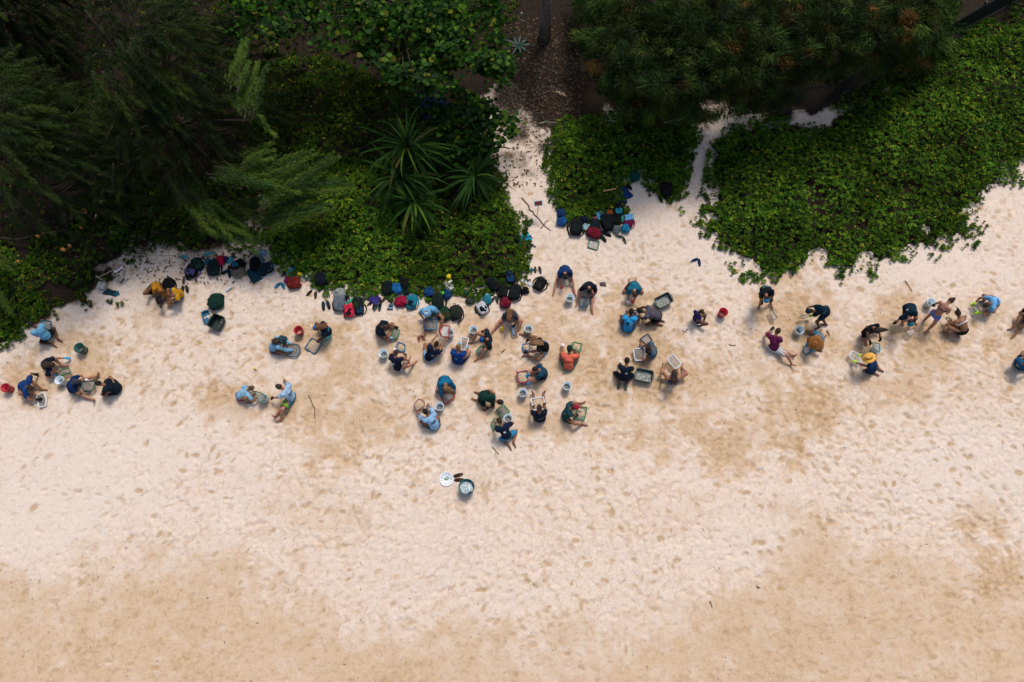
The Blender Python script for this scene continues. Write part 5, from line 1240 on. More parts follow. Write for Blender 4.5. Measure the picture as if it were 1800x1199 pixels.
# ---------------------------------------------------------------- the people
BLK = (22, 23, 26); WHT = (228, 230, 232); CY = (85, 170, 210); NEON = (185, 230, 45)
def build_people():
    HL = [(58, 571), (91, 641), (53, 682), (132, 671), (174, 674), (279, 519), (298, 520), (497, 597), (558, 576), (442, 682), (491, 680), (750, 550), (679, 575), (767, 605), (696, 620), (806, 611), (850, 597), (895, 561), (937, 604), (1001, 614), (941, 649), (879, 707), (878, 740), (948, 717), (1010, 716), (993.5, 486), (1036, 512), (1115.5, 517), (1109.5, 548), (1126, 547), (1140, 613), (1102, 635), (1185, 656), (1232, 548), (1347, 525), (1424, 547), (1367, 582), (1434, 603), (1541, 581), (1528, 630), (1600, 566), (1668, 531), (1684, 549), (1734, 536), (1812, 550), (1806, 636), (748, 724), (784, 682)]
    person(HL[0], 'seated person in light blue shirt at the left edge of the beach', (83, 592, .30), 145, 62, 'kneel', [(66, 592, .05), (77, 571, .15)], shirt=(118, 190, 232), bottoms=BLK, hair=('short', 'black'), skin_='brown')
    person(HL[1], 'person in navy shirt with light blue gloves left of the green bucket', (82, 641, .12), 0, 35, 'bent', [(122, 629, .15), (98, 658, .14)], [(113, 654, .06), (110, 643, .06)], shirt=(20, 34, 58), bottoms=(40, 45, 60), hair=('long', 'brown'), gl=(CY, CY), skin_='pink')
    person(HL[2], 'person in royal blue shirt sitting beside the red bucket at the far left', (41, 678, .12), -15, 35, 'bent', [(62, 658, .2), (67, 702, .14)], [(73, 684, .06), (61, 693, .06)], shirt=(22, 62, 124), bottoms=(30, 35, 50), hair=('bun', 'brown'), gl=(BLK, BLK))
    person(HL[3], 'person in grey cap sitting with bare legs spread around a green sieve', (127, 681, .12), 0, 30, 'legs', [(153, 669, .16), (152, 687, .16)], [(181, 657, .08), (175, 707, .08)], shirt=(16, 48, 98), bottoms=(18, 60, 75), hair=('short', 'brown'), hat=('cap', (62, 66, 82)), gl=(WHT, (24, 52, 78)), skin_='pink')
    person(HL[4], 'person in dark long-sleeved top sitting opposite the grey cap', (206, 684, .13), 166, 45, 'cross', [(180, 676, .1), (181, 694, .1)], shirt=(15, 30, 46), sleeve=1.2, bottoms=(18, 28, 42), hair=('short', 'black'))
    person(HL[5], 'long-haired person in mustard top crouching by the black backpack', (275, 502, .25), -82, 45, 'squat', [(284, 535, .08), (278, 535, .08)], shirt=(192, 132, 30), bottoms=BLK, blen=1.1, hair=('long', 'dark'), hairdir=(.05, -.75, -.4), skin_='brown')
    person(HL[6], 'person in yellow vest and blue shorts crouching by the black backpack', (316, 517, .15), 198, 50, 'cross', [(285, 535, .08), (288, 530, .1)], shirt=(228, 165, 38), sleeve=0, bottoms=(28, 80, 112), blen=.6, hair=('bun', 'auburn'), skin_='tan', prints=[(0, .05, .14, .05, (170, 50, 30))])
    person(HL[7], 'person in pale blue long-sleeved shirt and dark teal bucket hat', (480, 612, .12), 15, 42, 'cross', [(515, 616, .12), (514, 605, .12)], shirt=(140, 198, 230), sleeve=1.2, bottoms=(84, 66, 72), hair=('long', 'brown'), hat=('bucket', (36, 76, 92)), skin_='tan')
    person(HL[8], 'person in turquoise shorts and navy shirt with a blue cap', (577, 584, .28), 190, 52, 'squat', [(556, 585, .1), (564, 593, .1)], shirt=(18, 36, 62), bottoms=(70, 196, 190), blen=.85, hair=('long', 'auburn'), hat=('cap', (40, 108, 168), (120, 190, 225)), skin_='brown', prints=[(0, 0, .16, .09, (80, 165, 180))])
    person(HL[9], 'child in light blue top and magenta shorts passing a green sieve', (421, 697, .16), 28, 48, 'squat', [(455, 697, .2), (447, 690, .2)], [(435, 708, .06), (440, 697, .06)], s=.86, shirt=(150, 200, 230), bottoms=(150, 26, 100), blen=.6, hair=('bun', 'light'), skin_='tan')
    person(HL[10], 'person in pale blue printed shirt and teal swim shorts with lime hems', (512, 699, .12), 162, 50, 'legs', [(468, 703, .14), (499, 666, .05)], [(482, 734, .08), (493, 738, .08)], s=1.02, shirt=(168, 204, 236), bottoms=(15, 112, 134), bot2=(120, 190, 50), blen=.7, hair=('short', 'brown'), gl=(BLK, None), skin_='pink', prints=[(0, .16, .22, .025, (18, 50, 80)), (-.05, -.02, .10, .10, (120, 165, 205)), (.07, -.02, .10, .08, (130, 175, 205))])
    person(HL[11], 'person in light blue sun hat holding a square blue sieve', (760, 545, .12), -90, 32, 'bent', [(745, 561, .17), (768, 558, .17)], [(747, 590, .06), (773, 580, .06)], shirt=(110, 180, 224), bottoms=(28, 110, 130), hair=('short', 'dark'), hat=('wide', (165, 208, 240), (130, 180, 220), .85), skin_='tan', kn=(.2, 1.0, .5))
    person(HL[12], 'person in navy shirt with one black and one pale blue glove', (667, 580, .12), -10, 42, 'cross', [(701, 577, .12), (689, 595, .14)], shirt=(17, 32, 54), bottoms=(44, 34, 30), hair=('pony', 'brown'), gl=(BLK, (130, 195, 225)), skin_='tan')
    person(HL[13], 'person in navy shirt reaching out with a crimson sieve over a bucket', (754, 629, .12), 72, 42, 'cross', [(772, 582, .36), (787, 592, .36)], shirt=(15, 28, 53), bottoms=(135, 178, 215), blen=.45, hair=('bun', 'brown'), skin_='tan', prints=[(.03, .06, .07, .05, WHT)])
    person(HL[14], 'person in navy shirt and pale shorts beside a white bucket', (700, 646, .12), 72, 40, 'bent', [(694, 614, .15), (713, 623, .15)], [(727, 640, .06), (719, 634, .06)], shirt=(15, 26, 50), bottoms=(195, 202, 208), blen=.4, hair=('short', 'brown'), gl=(WHT, (28, 38, 34)), skin_='pink', prints=[(-.03, .06, .08, .07, (190, 215, 235))])
    person(HL[15], 'fair-haired person in bright blue shirt with light blue gloves and white sieve', (806, 635, .12), 80, 38, 'cross', [(809, 602, .16), (822, 609, .16)], shirt=(16, 62, 132), bottoms=(15, 42, 84), hair=('bun', 'blond'), gl=(CY, CY), skin_='pink', prints=[(-.05, -.02, .10, .07, (120, 190, 230)), (-.03, .07, .03, .03, (130, 195, 230))])
    person(HL[16], 'person in royal blue cap bent over a two-coloured sieve', (858, 596, .13), 190, 48, 'bent', [(848, 583, .3), (852, 611, .16)], [(829, 601, .06), (841, 630, .06)], shirt=(25, 43, 56), bottoms=(22, 34, 60), hair=('short', 'dark'), hat=('cap', (22, 78, 152)), gl=(BLK, BLK), skin_='pink')
    person(HL[17], 'auburn-haired person with a yellow glove sitting below the bag row', (898, 551, .13), -95, 38, 'bent', [(882, 580, .12), (903, 573, .15)], [(864, 585, .06), (908, 584, .06)], shirt=(46, 66, 76), bottoms=(40, 52, 60), hair=('long', 'auburn'), gl=((236, 188, 30), BLK), skin_='pink', kn=(.2, .9, .6))
    person(HL[18], 'long-haired bather in black top beside a round blue sieve', (959, 611, .13), 175, 50, 'bent', [(924, 598, .12), (923, 619, .12)], [(921, 589, .06), (926, 625, .06)], shirt=(15, 15, 19), sleeve=0, bottoms=(70, 140, 190), blen=.3, hair=('long', 'light'), hairdir=(.85, .1, -.15), gl=(BLK, BLK), skin_='tan', kn=(.2, 1.0, .35))
    person(HL[19], 'person in coral orange shirt and green cap', (999, 645, .12), 86, 34, 'cross', [(989, 606, .2), (1013, 619, .14)], shirt=(246, 118, 92), bottoms=(20, 122, 106), blen=.95, hair=('short', 'dark'), hat=('cap', (20, 46, 42)), gl=(WHT, None), skin_='tan', prints=[(0, -.03, .17, .02, (200, 78, 62)), (0, .03, .12, .02, (200, 78, 62))])
    person(HL[20], 'person in teal shirt with legs stretched under a red sieve', (956, 657, .12), 182, 36, 'legs', [(922, 664, .22), (928, 675, .2)], [(886, 660, .08), (898, 678, .08)], shirt=(26, 72, 92), bottoms=(17, 21, 33), blen=.45, hair=('short', 'dark'), gl=((70, 150, 195), (70, 150, 195)), skin_='pink')
    person(HL[21], 'person in dark green shirt kneeling over a green sieve', (847, 697, .28), -18, 62, 'kneel', [(855, 718, .06), (868, 689, .06)], shirt=(17, 60, 54), bottoms=(15, 42, 42), hair=('short', 'dark'), gl=(BLK, None), skin_='tan')
    person(HL[22], 'person in navy shirt and bright blue shorts kneeling with bare feet behind', (891, 767, .25), 114, 50, 'kneel', [(892, 742, .3), (871, 741, .15)], [(895, 783, .06), (903, 778, .06)], shirt=(15, 31, 60), bottoms=(52, 150, 200), blen=.7, hair=('short', 'brown'), skin_='tan', prints=[(0, .10, .07, .07, WHT)])
    person(HL[23], 'person in black shirt with oval print holding a white sieve on straight legs', (949, 736, .12), 92, 30, 'legs', [(938, 714, .2), (957, 710, .2)], [(936, 681, .08), (956, 679, .08)], shirt=(13, 28, 48), bottoms=(58, 60, 70), hair=('short', 'brown'), gl=(BLK, BLK), skin_='tan', prints=[(.03, -.06, .15, .018, (110, 150, 175)), (.03, 0, .15, .018, (110, 150, 175)), (-.045, -.03, .018, .06, (110, 150, 175)), (.105, -.03, .018, .06, (110, 150, 175))])
    person(HL[24], 'person in crimson cap and teal shirt with a green sieve', (994, 731, .12), 5, 38, 'bent', [(1014, 729, .16), (1018, 713, .32)], [(1024, 746, .06), (1021, 709, .06)], shirt=(26, 74, 80), bottoms=(36, 52, 66), blen=.7, hair=('short', 'brown'), hat=('cap', (168, 26, 62)), gl=(BLK, None), skin_='tan', prints=[(-.09, 0, .04, .03, WHT), (-.03, .01, .04, .03, WHT), (.03, .0, .04, .03, WHT), (.09, .01, .04, .03, WHT)])
    person(HL[25], 'person in blue shirt crouching with red and white gloves', (993, 473, .15), -90, 42, 'bent', [(987, 504, .08), (1005, 500, .08)], [(972, 517, .06), (1010, 514, .06)], shirt=(17, 54, 108), bottoms=(16, 40, 84), hair=('short', 'black'), gl=((205, 95, 88), WHT), skin_='pink', kn=(.25, .9, .6))
    person(HL[26], 'person in black shirt with one bare leg stretched out beside a teal sieve', (1035, 502, .14), -92, 45, 'bent', [(1022, 524, .16), (1040, 524, .16)], [(1041, 560, .06), (1015, 531, .06)], shirt=(15, 23, 42), bottoms=(26, 30, 44), hair=('bun', 'black'), gl=(None, BLK), skin_='pink')
    person(HL[27], 'person in teal shirt kneeling above the bright blue shirt', (1114, 501, .25), -92, 52, 'kneel', [(1104, 535, .1), (1111, 534, .1)], shirt=(23, 106, 132), bottoms=(60, 50, 52), hair=('short', 'brown'), gl=(WHT, (225, 82, 76)), skin_='pink', prints=[(0, .12, .12, .02, (70, 160, 190))])
    person(HL[28], 'person in bright blue printed shirt seen from behind', (1103, 578, .14), 78, 36, 'cross', [(1102, 548, .12), (1117, 549, .12)], shirt=(46, 156, 216), bottoms=(28, 84, 130), hair=('short', 'black'), skin_='brown', prints=[(-.05, .06, .05, .10, (15, 40, 80)), (-.0, .05, .03, .09, (15, 40, 80)), (.06, -.10, .08, .045, (205, 195, 80))])
    person(HL[29], 'person in grey shirt and black shorts kneeling forward on hands', (1157, 557, .36), 168, 74, 'kneel', [(1121, 542, .08), (1123, 557, .08)], [(1157, 570, .06), (1160, 563, .06)], shirt=(90, 84, 98), sleeve=.4, bottoms=(14, 14, 17), blen=.35, hair=('bun', 'black'), skin_='brown')
    person(HL[30], 'brown-haired person in grey-blue shirt with a square white sieve', (1148, 618, .13), 188, 38, 'cross', [(1126, 611, .15), (1132, 632, .15)], shirt=(78, 102, 122), bottoms=(26, 72, 86), hair=('bun', 'brown'), gl=((26, 112, 126), (26, 112, 126)), skin_='tan')
    person(HL[31], 'person in navy shirt and grey shoes kneeling beside a grit-filled crate', (1097, 664, .28), 82, 55, 'kneel', [(1091, 632, .06), (1113, 646, .06)], shirt=(13, 28, 48), bottoms=(14, 30, 46), blen=.8, hair=('short', 'black'), gl=(WHT, None), shoes=(84, 100, 96), skin_='tan', prints=[(.03, .08, .07, .05, WHT)])
    person(HL[32], 'long-haired bather in blue swimwear with knees apart', (1183, 668, .14), 86, 28, 'bent', [(1164, 668, .05), (1191, 648, .2)], [(1167, 646, .06), (1199, 646, .06)], bottoms=(22, 72, 152), blen=0, bikini=('band', (20, 60, 130)), hair=('long', 'brown'), gl=(BLK, None), skin_='pink', kn=(.3, .8, .7))
    person(HL[33], 'child in dark blue swimsuit crouching left of the red bucket', (1224, 561, .20), 25, 35, 'squat', [(1220, 569, .1), (1242, 551, .2)], [(1228, 573, .05), (1236, 569, .05)], s=.78, shirt=(26, 32, 88), sleeve=0, bottoms=(26, 30, 84), blen=.3, hair=('bun', 'brown'), skin_='brown', gl=(None, BLK))
    person(HL[34], 'person in black shirt with teal print bending over a scoop', (1346, 509, .85), -90, 72, 'stand', [(1341, 543, .30), (1357, 543, .30)], [(1336, 535, .07), (1355, 535, .07)], shirt=(13, 26, 36), bottoms=(13, 22, 30), hair=('short', 'dark'), hat=('cap', (48, 132, 192)), gl=(BLK, BLK), skin_='tan', prints=[(0, -.18, .2, .07, (60, 160, 165)), (0, -.06, .2, .02, (170, 210, 215))])
    person(HL[35], 'person in navy shirt bending sideways with a neon yellow glove', (1452, 547, .80), 178, 76, 'stand', [(1407, 540, .25), (1427, 554, .32)], [(1440, 575, .07), (1452, 571, .07)], shirt=(15, 42, 60), bottoms=(18, 52, 78), hair=('short', 'dark'), hat=('cap', (20, 40, 62), (210, 216, 226)), gl=(None, NEON), skin_='brown', prints=[(0, 0, .16, .03, (42, 132, 148)), (0, -.08, .16, .03, (42, 132, 148)), (-.03, .08, .08, .05, (42, 132, 148))])
    person(HL[36], 'person in maroon shirt and white shorts lounging with legs out', (1359, 612, .12), 58, 34, 'legs', [(1357, 578, .2), (1366, 594, .2)], [(1399, 627, .08), (1392, 641, .08)], shirt=(108, 32, 78), bottoms=(205, 210, 218), blen=.75, hair=('short', 'brown'), gl=((28, 45, 32), (28, 45, 32)), skin_='pink')
    person(HL[37], 'bather under a wide brown straw hat with a teal sieve', (1440, 591, .2), 215, 50, 'kneel', [(1418, 606, .16), (1429, 616, .16)], bottoms=(60, 140, 162), blen=.2, bikini=('band', (120, 190, 225)), hair=('short', 'brown'), hat=('straw', (158, 104, 52), (110, 66, 30), 1.08), gl=((45, 140, 165), (45, 140, 165)), skin_='tan', pitch=48)
    person(HL[38], 'dark-haired bather with hair blown sideways over a white bucket', (1524, 583, .3), -70, 50, 'squat', [(1530, 604, .36), (1549, 602, .36)], [(1526, 575, .06), (1517, 592, .06)], shirt=(13, 19, 32), sleeve=0, bottoms=(14, 18, 28), blen=.3, hair=('long', 'dark'), hairdir=(.95, 0, -.15), gl=(BLK, BLK), skin_='tan')
    person(HL[39], 'person in golden straw hat with neon gloves and white sieve', (1533, 649, .22), 150, 40, 'kneel', [(1511, 625, .2), (1501, 635, .2)], [(1538, 656, .06), (1546, 649, .06)], shirt=(15, 52, 94), sleeve=0, bottoms=(14, 40, 72), hair=('short', 'brown'), hat=('straw', (226, 172, 84), (120, 80, 36), .92), gl=(NEON, NEON), skin_='tan', pitch=42)
    person(HL[40], 'broad person in dark teal shirt bending, left of the floral swimwear', (1598, 540, .82), -85, 70, 'stand', [(1574, 567, .28), (1611, 572, .32)], [(1588, 563, .07), (1606, 563, .07)], s=1.06, shirt=(11, 44, 64), bottoms=(11, 42, 60), hair=('short', 'dark'), hat=('cap', (36, 132, 152)), gl=(BLK, BLK), skin_='pink', prints=[(0, .16, .08, .04, WHT)])
    person(HL[41], 'bather in floral blue swimwear bending beside a white bucket', (1645, 553, .80), 36, 70, 'stand', [(1636, 538, .35), (1664, 555, .4)], [(1625, 563, .07), (1627, 584, .07)], bottoms='floral', blen=.22, bikini=('thin', (30, 45, 80)), hair=('bun', 'brown'), gl=(BLK, None), skin_='pink')
    person(HL[42], 'bather in black shorts and white strap with a long ponytail', (1693, 582, .35), 118, 34, 'squat', [(1674, 568, .3), (1671, 563, .32)], [(1665, 587, .07), (1685, 591, .07)], bottoms=(14, 14, 16), blen=.3, bikini=('band', (225, 230, 238)), hair=('pony', 'brown'), hairdir=(-.35, .85, .1), skin_='tan')
    person(HL[43], 'person in sky blue shirt with neon gloves at the right', (1749, 530, .3), 200, 56, 'squat', [(1712, 534, .25), (1721, 550, .25)], shirt=(112, 182, 236), bottoms=(32, 64, 112), hair=('short', 'brown'), gl=(NEON, NEON), skin_='tan', prints=[(0, -.06, .15, .025, (60, 110, 180)), (0, .02, .15, .025, (60, 110, 180)), (0, .10, .12, .025, (60, 110, 180))])
    person(HL[44], 'person in purple shorts cut off by the right edge of the picture', (1806, 553, .14), 200, 30, 'bent', [(1790, 562, .25), (1796, 573, .25)], [(1780, 577, .06), (1783, 590, .06)], shirt=(22, 20, 32), bottoms=(112, 32, 112), blen=.6, hair=('short', 'dark'), skin_='tan')
    person(HL[45], 'person in teal and yellow top cut off by the right edge, lower', (1792, 642, .14), 30, 36, 'cross', [(1812, 622, .1), (1815, 652, .1)], shirt=(20, 82, 122), bottoms=(20, 34, 52), hair=('short', 'dark'), skin_='tan', prints=[(-.05, .05, .09, .10, (225, 190, 60))])
    person(HL[46], 'person in pale blue long-sleeved shirt with dark wave print on the back', (765, 749, .12), 128, 38, 'cross', [(733, 723, .2), (751, 709, .15)], shirt=(152, 198, 240), sleeve=1.2, bottoms=(18, 70, 80), blen=.8, hair=('short', 'black'), skin_='tan', prints=[(.02, -.05, .15, .05, (20, 55, 85)), (.05, .0, .07, .05, (20, 55, 85)), (0, .14, .2, .015, (30, 60, 90))])
    person(HL[47], 'fair-haired person in deep blue long-sleeved top with a red sieve', (781, 667, .14), -80, 46, 'cross', [(777, 700, .14), (798, 693, .14)], shirt=(16, 112, 152), sleeve=1.2, bottoms=(20, 60, 90), hair=('long', 'light'), hairdir=(.5, -.35, -.35), skin_='tan')

def build_sieves():
    B = (25, 105, 150); GR = (30, 130, 72); RD = (170, 30, 62); W = (225, 230, 235)
    sieve('blue-framed sieve tucked beside the light blue shirt at the left edge', [(74,563),(90,565),(89,581),(76,577)], .16, (25, 85, 110))
    sieve('green sieve across the knees of the person with light blue gloves', [(97,653),(121,647),(124,655),(100,662)], .2, (45, 125, 85))
    sieve('white bent sieve on sand beside the royal blue shirt', [(64,696),(77,690),(82,703),(80,714),(69,716)], .08, W, 'grit')
    sieve('dull green sieve on the lap of the person in grey cap', [(144,671),(167,669),(165,683),(158,688),(146,686)], .2, (60, 90, 82))
    sieve('six-sided blue sieve by the pale blue long-sleeved shirt', [(505,607),(511,603),(526,607),(528,617),(522,627),(511,627),(503,622)], .1, (24, 90, 130), 'grit')
    sieve('blue rectangular sieve heaped with sand below the red bucket', [(548,594),(566,604),(553,623),(535.5,612)], .04, (24, 95, 140), 'sand')
    sieve('green sieve passed between the two people over a bucket', [(447,687),(463,692),(468,702),(456,707)], .38, (40, 120, 75), r=.014)
    sieve('square blue sieve on the lap under the light blue sun hat', [(744.5,561),(768,561),(768,579),(746,579)], .18, B, 'grit')
    sieve('green sieve in front of the person with mismatched gloves', [(692.5,577.5),(703,580.6),(697,595),(686,595.6)], .16, GR, 'grit')
    sieve('crimson sieve held above a white bucket', [(779,572),(791,573),(788,583),(790,592),(777,592),(773,582)], .40, RD, scr=(.42, .42, .42))
    sieve('blue sieve half buried in sand by the pale shorts', [(700,601),(712,606),(711,619),(695,615)], .06, B, 'sand')
    sieve('tall white sieve between two light blue gloves', [(810.6,592),(823.8,595),(821,607.5),(816,616),(810,615)], .18, W, 'grit', scr=(.28, .22, .20))
    sieve('sieve with green and blue sides below the royal blue cap', [(846.7,607),(857,615),(845,627),(836.7,617)], .14, (40, 130, 100), 'grit')
    sieve('narrow blue sieve beside the yellow-gloved hand', [(899,572),(905,573),(907,589),(901,589)], .16, B)
    sieve('small blue sieve between two black gloves of the long-haired bather', [(918.7,605),(931,604),(931,617),(919,615)], .12, B, 'sand')
    sieve('green sieve on sand right of the green cap', [(1007,601),(1023.5,604.7),(1019,619),(1006,612)], .08, GR, 'sand')
    sieve('red sieve lying across outstretched legs', [(908,655),(927,651),(928,671),(913,673.5)], .22, (160, 35, 72), 'sand')
    sieve('diamond-set green sieve between the dark green and navy shirts', [(872,721),(885,711),(896,724),(883,733)], .10, GR, 'grit')
    sieve('green sieve half hidden behind the brown head of the kneeling person', [(863,743),(871,735),(880,745),(868,755)], .10, GR)
    sieve('white sieve on the straight legs of the person in black shirt', [(934,701),(955,698),(959,719),(937,721)], .2, W, 'sand')
    sieve('green sieve in front of the crimson cap', [(1017,716),(1032,716),(1027,738),(1008,734)], .12, GR, 'sand')
    sieve('teal sieve in the lap of the person with one leg out', [(1019,521.5),(1037.6,524),(1032,540),(1019.6,537.5)], .18, (24, 95, 120), 'grit')
    sieve('empty sieve with grey and green sides lying below the bag pile', [(1036,421),(1053.6,425.4),(1049.6,440),(1033,434.7)], .03, (48, 105, 72), scr=(.40, .38, .36))
    sieve('dark-framed sieve on sand above the brown-haired sifter', [(1125,596),(1138,587),(1146.7,598),(1136,606)], .06, (52, 58, 56), scr=(.34, .30, .28))
    sieve('square white sieve on the lap of the grey-blue shirt', [(1112.7,614),(1133,611),(1134,633),(1116.7,634)], .18, W, 'grit', scr=(.30, .27, .25))
    sieve('long white sieve held out by the bather in blue swimwear', [(1172.7,630),(1183,622.7),(1198,640.7),(1187,648.7),(1178,639)], .25, W, scr=(.28, .25, .23))
    sieve('thin dark scoop sieve below the bending black shirt', [(1352,546),(1357,545),(1366.7,559),(1358.7,563)], .20, (60, 78, 85), r=.010, scr=(.34, .30, .27))
    sieve('flat green scoop sieve held in the neon glove', [(1404,558),(1410,554),(1424,553),(1426,556),(1412,560)], .25, (60, 100, 88), r=.010, scr=(.25, .25, .2))
    sieve('teal sieve in front of the wide brown straw hat', [(1418,604),(1411,618),(1413,622),(1419,624),(1423,620),(1431,612)], .15, (20, 95, 118), r=.024)
    sieve('green sieve held over a bucket by the windblown bather', [(1533,602),(1546.5,604),(1546,620),(1537,614)], .42, GR, r=.012, scr=(.35, .36, .36))
    sieve('white sieve between two neon gloves by the golden straw hat', [(1492,625),(1498,617),(1509,623),(1513,638),(1499,633)], .18, W, scr=(.36, .31, .28))
    sieve('thin red and grey sieve in front of the bending dark teal shirt', [(1590.5,582),(1609,576.5),(1607.5,586.5),(1599.6,591.5)], .22, (110, 60, 66), r=.009, scr=(.40, .36, .34))
    sieve('small green scoop in the hand of the ponytailed bather', [(1662,559),(1667.5,557.5),(1673.6,565),(1669.8,569.6)], .28, (36, 88, 48), r=.014)
    sieve('dark teal scoop between the neon gloves of the sky blue shirt', [(1709,535),(1718.6,539.5),(1724.6,548.5),(1720,551.5),(1712,544)], .2, (52, 84, 84), r=.010, scr=(.16, .2, .2))
    sieve('dark sieve amid the three people by the bright blue shirt', [(1110,546),(1121,545),(1125,555),(1112,556)], .10, (50, 66, 70), 'grit')
    sieve('six-sided dark red sieve held by the person with wave print', [(736,700.6),(746,706),(746,716),(731,722.5),(727,711)], .20, (135, 32, 42), 'sand', r=.014)
    sieve('red sieve under the fair hair of the person in deep blue', [(776,690.6),(795,689),(799,697.5),(786,709),(780,709)], .14, (165, 34, 44), 'grit')

def build_containers():
    W = (205, 225, 238)
    for lab, x, y in [('white bucket beside the grey cap and the light blue gloves', 103, 668), ('white bucket left of the person in pale shorts', 673.5, 621), ('white bucket under the crimson sieve', 790, 584),
                      ('white bucket right of the crimson sieve, near the royal blue cap', 832, 579), ('white bucket right of the narrow blue sieve', 929, 577), ('white bucket below the red and white gloves', 1002, 523),
                      ('white bucket left of the straight-legged person with white sieve', 919, 690), ('white bucket standing alone right of centre, above the crimson cap', 997, 678), ('white bucket under the hand of the kneeling person in bright blue shorts', 893, 735),
                      ('white bucket beside the wave-print shirt', 772, 714), ('white bucket under the green sieve passed between two people', 462, 699), ('white bucket in the middle of the four people near the maroon shirt', 1406, 580),
                      ('white bucket under the windblown bather', 1543, 613), ('white bucket at the gloved hand of the bather in floral swimwear', 1638, 531)]:
        bucket(lab, x, y, W, 'grit', level=.30 + .05 * (int(x) % 3), rz=x * .37)
    bucket('red bucket at the left edge of the picture', 8, 681, (176, 24, 44), 'grit', level=.2)
    bucket('red bucket above the blue rectangular sieve', 524, 580, (172, 22, 36), 'sand', level=.25, r=.15)
    bucket('red bucket standing alone right of the child', 1272, 548, (184, 20, 44), 'grit', level=.25, r=.15)
    bucket('dark green bucket near the light blue gloves', 138, 611, (30, 84, 80), 'grit', r=.165, hgt=.36, level=.3)
    bucket('large teal tub full of pale scraps in the empty sand below the group', 820, 855.5, (20, 98, 108), 'pale', r=.245, hgt=.42, level=.62, name='tub', group=None, taper=.84)
    crate('dark green crate of grit right of the teal shirt', (1167, 527), math.radians(27), (.60, .40), (26, 54, 48), 'mixed')
    crate('grey-green crate of grit below the square white sieve', (1133, 659), math.radians(-12), (.60, .42), (56, 76, 74), 'mixed')
    crate('black-green crate on the left beside the blue tray', (379, 565), math.radians(-22), (.44, .50), (14, 40, 36), None, hgt=.28)
    c = crate('shallow blue tray with small things inside, left of the black-green crate', (362, 556), math.radians(-70), (.44, .26), (36, 104, 138), None, hgt=.12, name='tray')
    soft_bag('open dark green tub bag above the black-green crate', 381, 531, 8, (14, 50, 44), .24, .24, .12, (20, 66, 56), False, name='tub_bag')
    # white lid with sorted scraps
    p = GG(785, 842, .0); root = empty('sorting_lid', p + Vector((0, 0, .004))); tag(root, 'round white lid set with blue and green scraps beside the teal tub', 'lid')
    m = MB(); m.lathe([(.001, 0), (.225, 0), (.238, .018), (.238, .030), (.225, .030), (.215, .016), (.001, .016)], 32); m.build('disc', plastic((236, 242, 246)), root)
    rng = random.Random(2); cols = [(30, 110, 140), (40, 140, 150), (20, 60, 80), (60, 120, 150), (150, 190, 70)]
    for k in range(22):
        a = k * 2 * math.pi / 11 + (.3 if k > 10 else 0); r = .155 if k < 11 else rng.uniform(.01, .08)
        s = MB(); s.box((0, 0, .010), (rng.uniform(.025, .05), rng.uniform(.015, .03), .02), 0, .7); s.build('scrap', plastic(cols[k % 5]), root, False, (math.cos(a) * r, math.sin(a) * r, .016), (0, 0, rng.uniform(0, 3)))
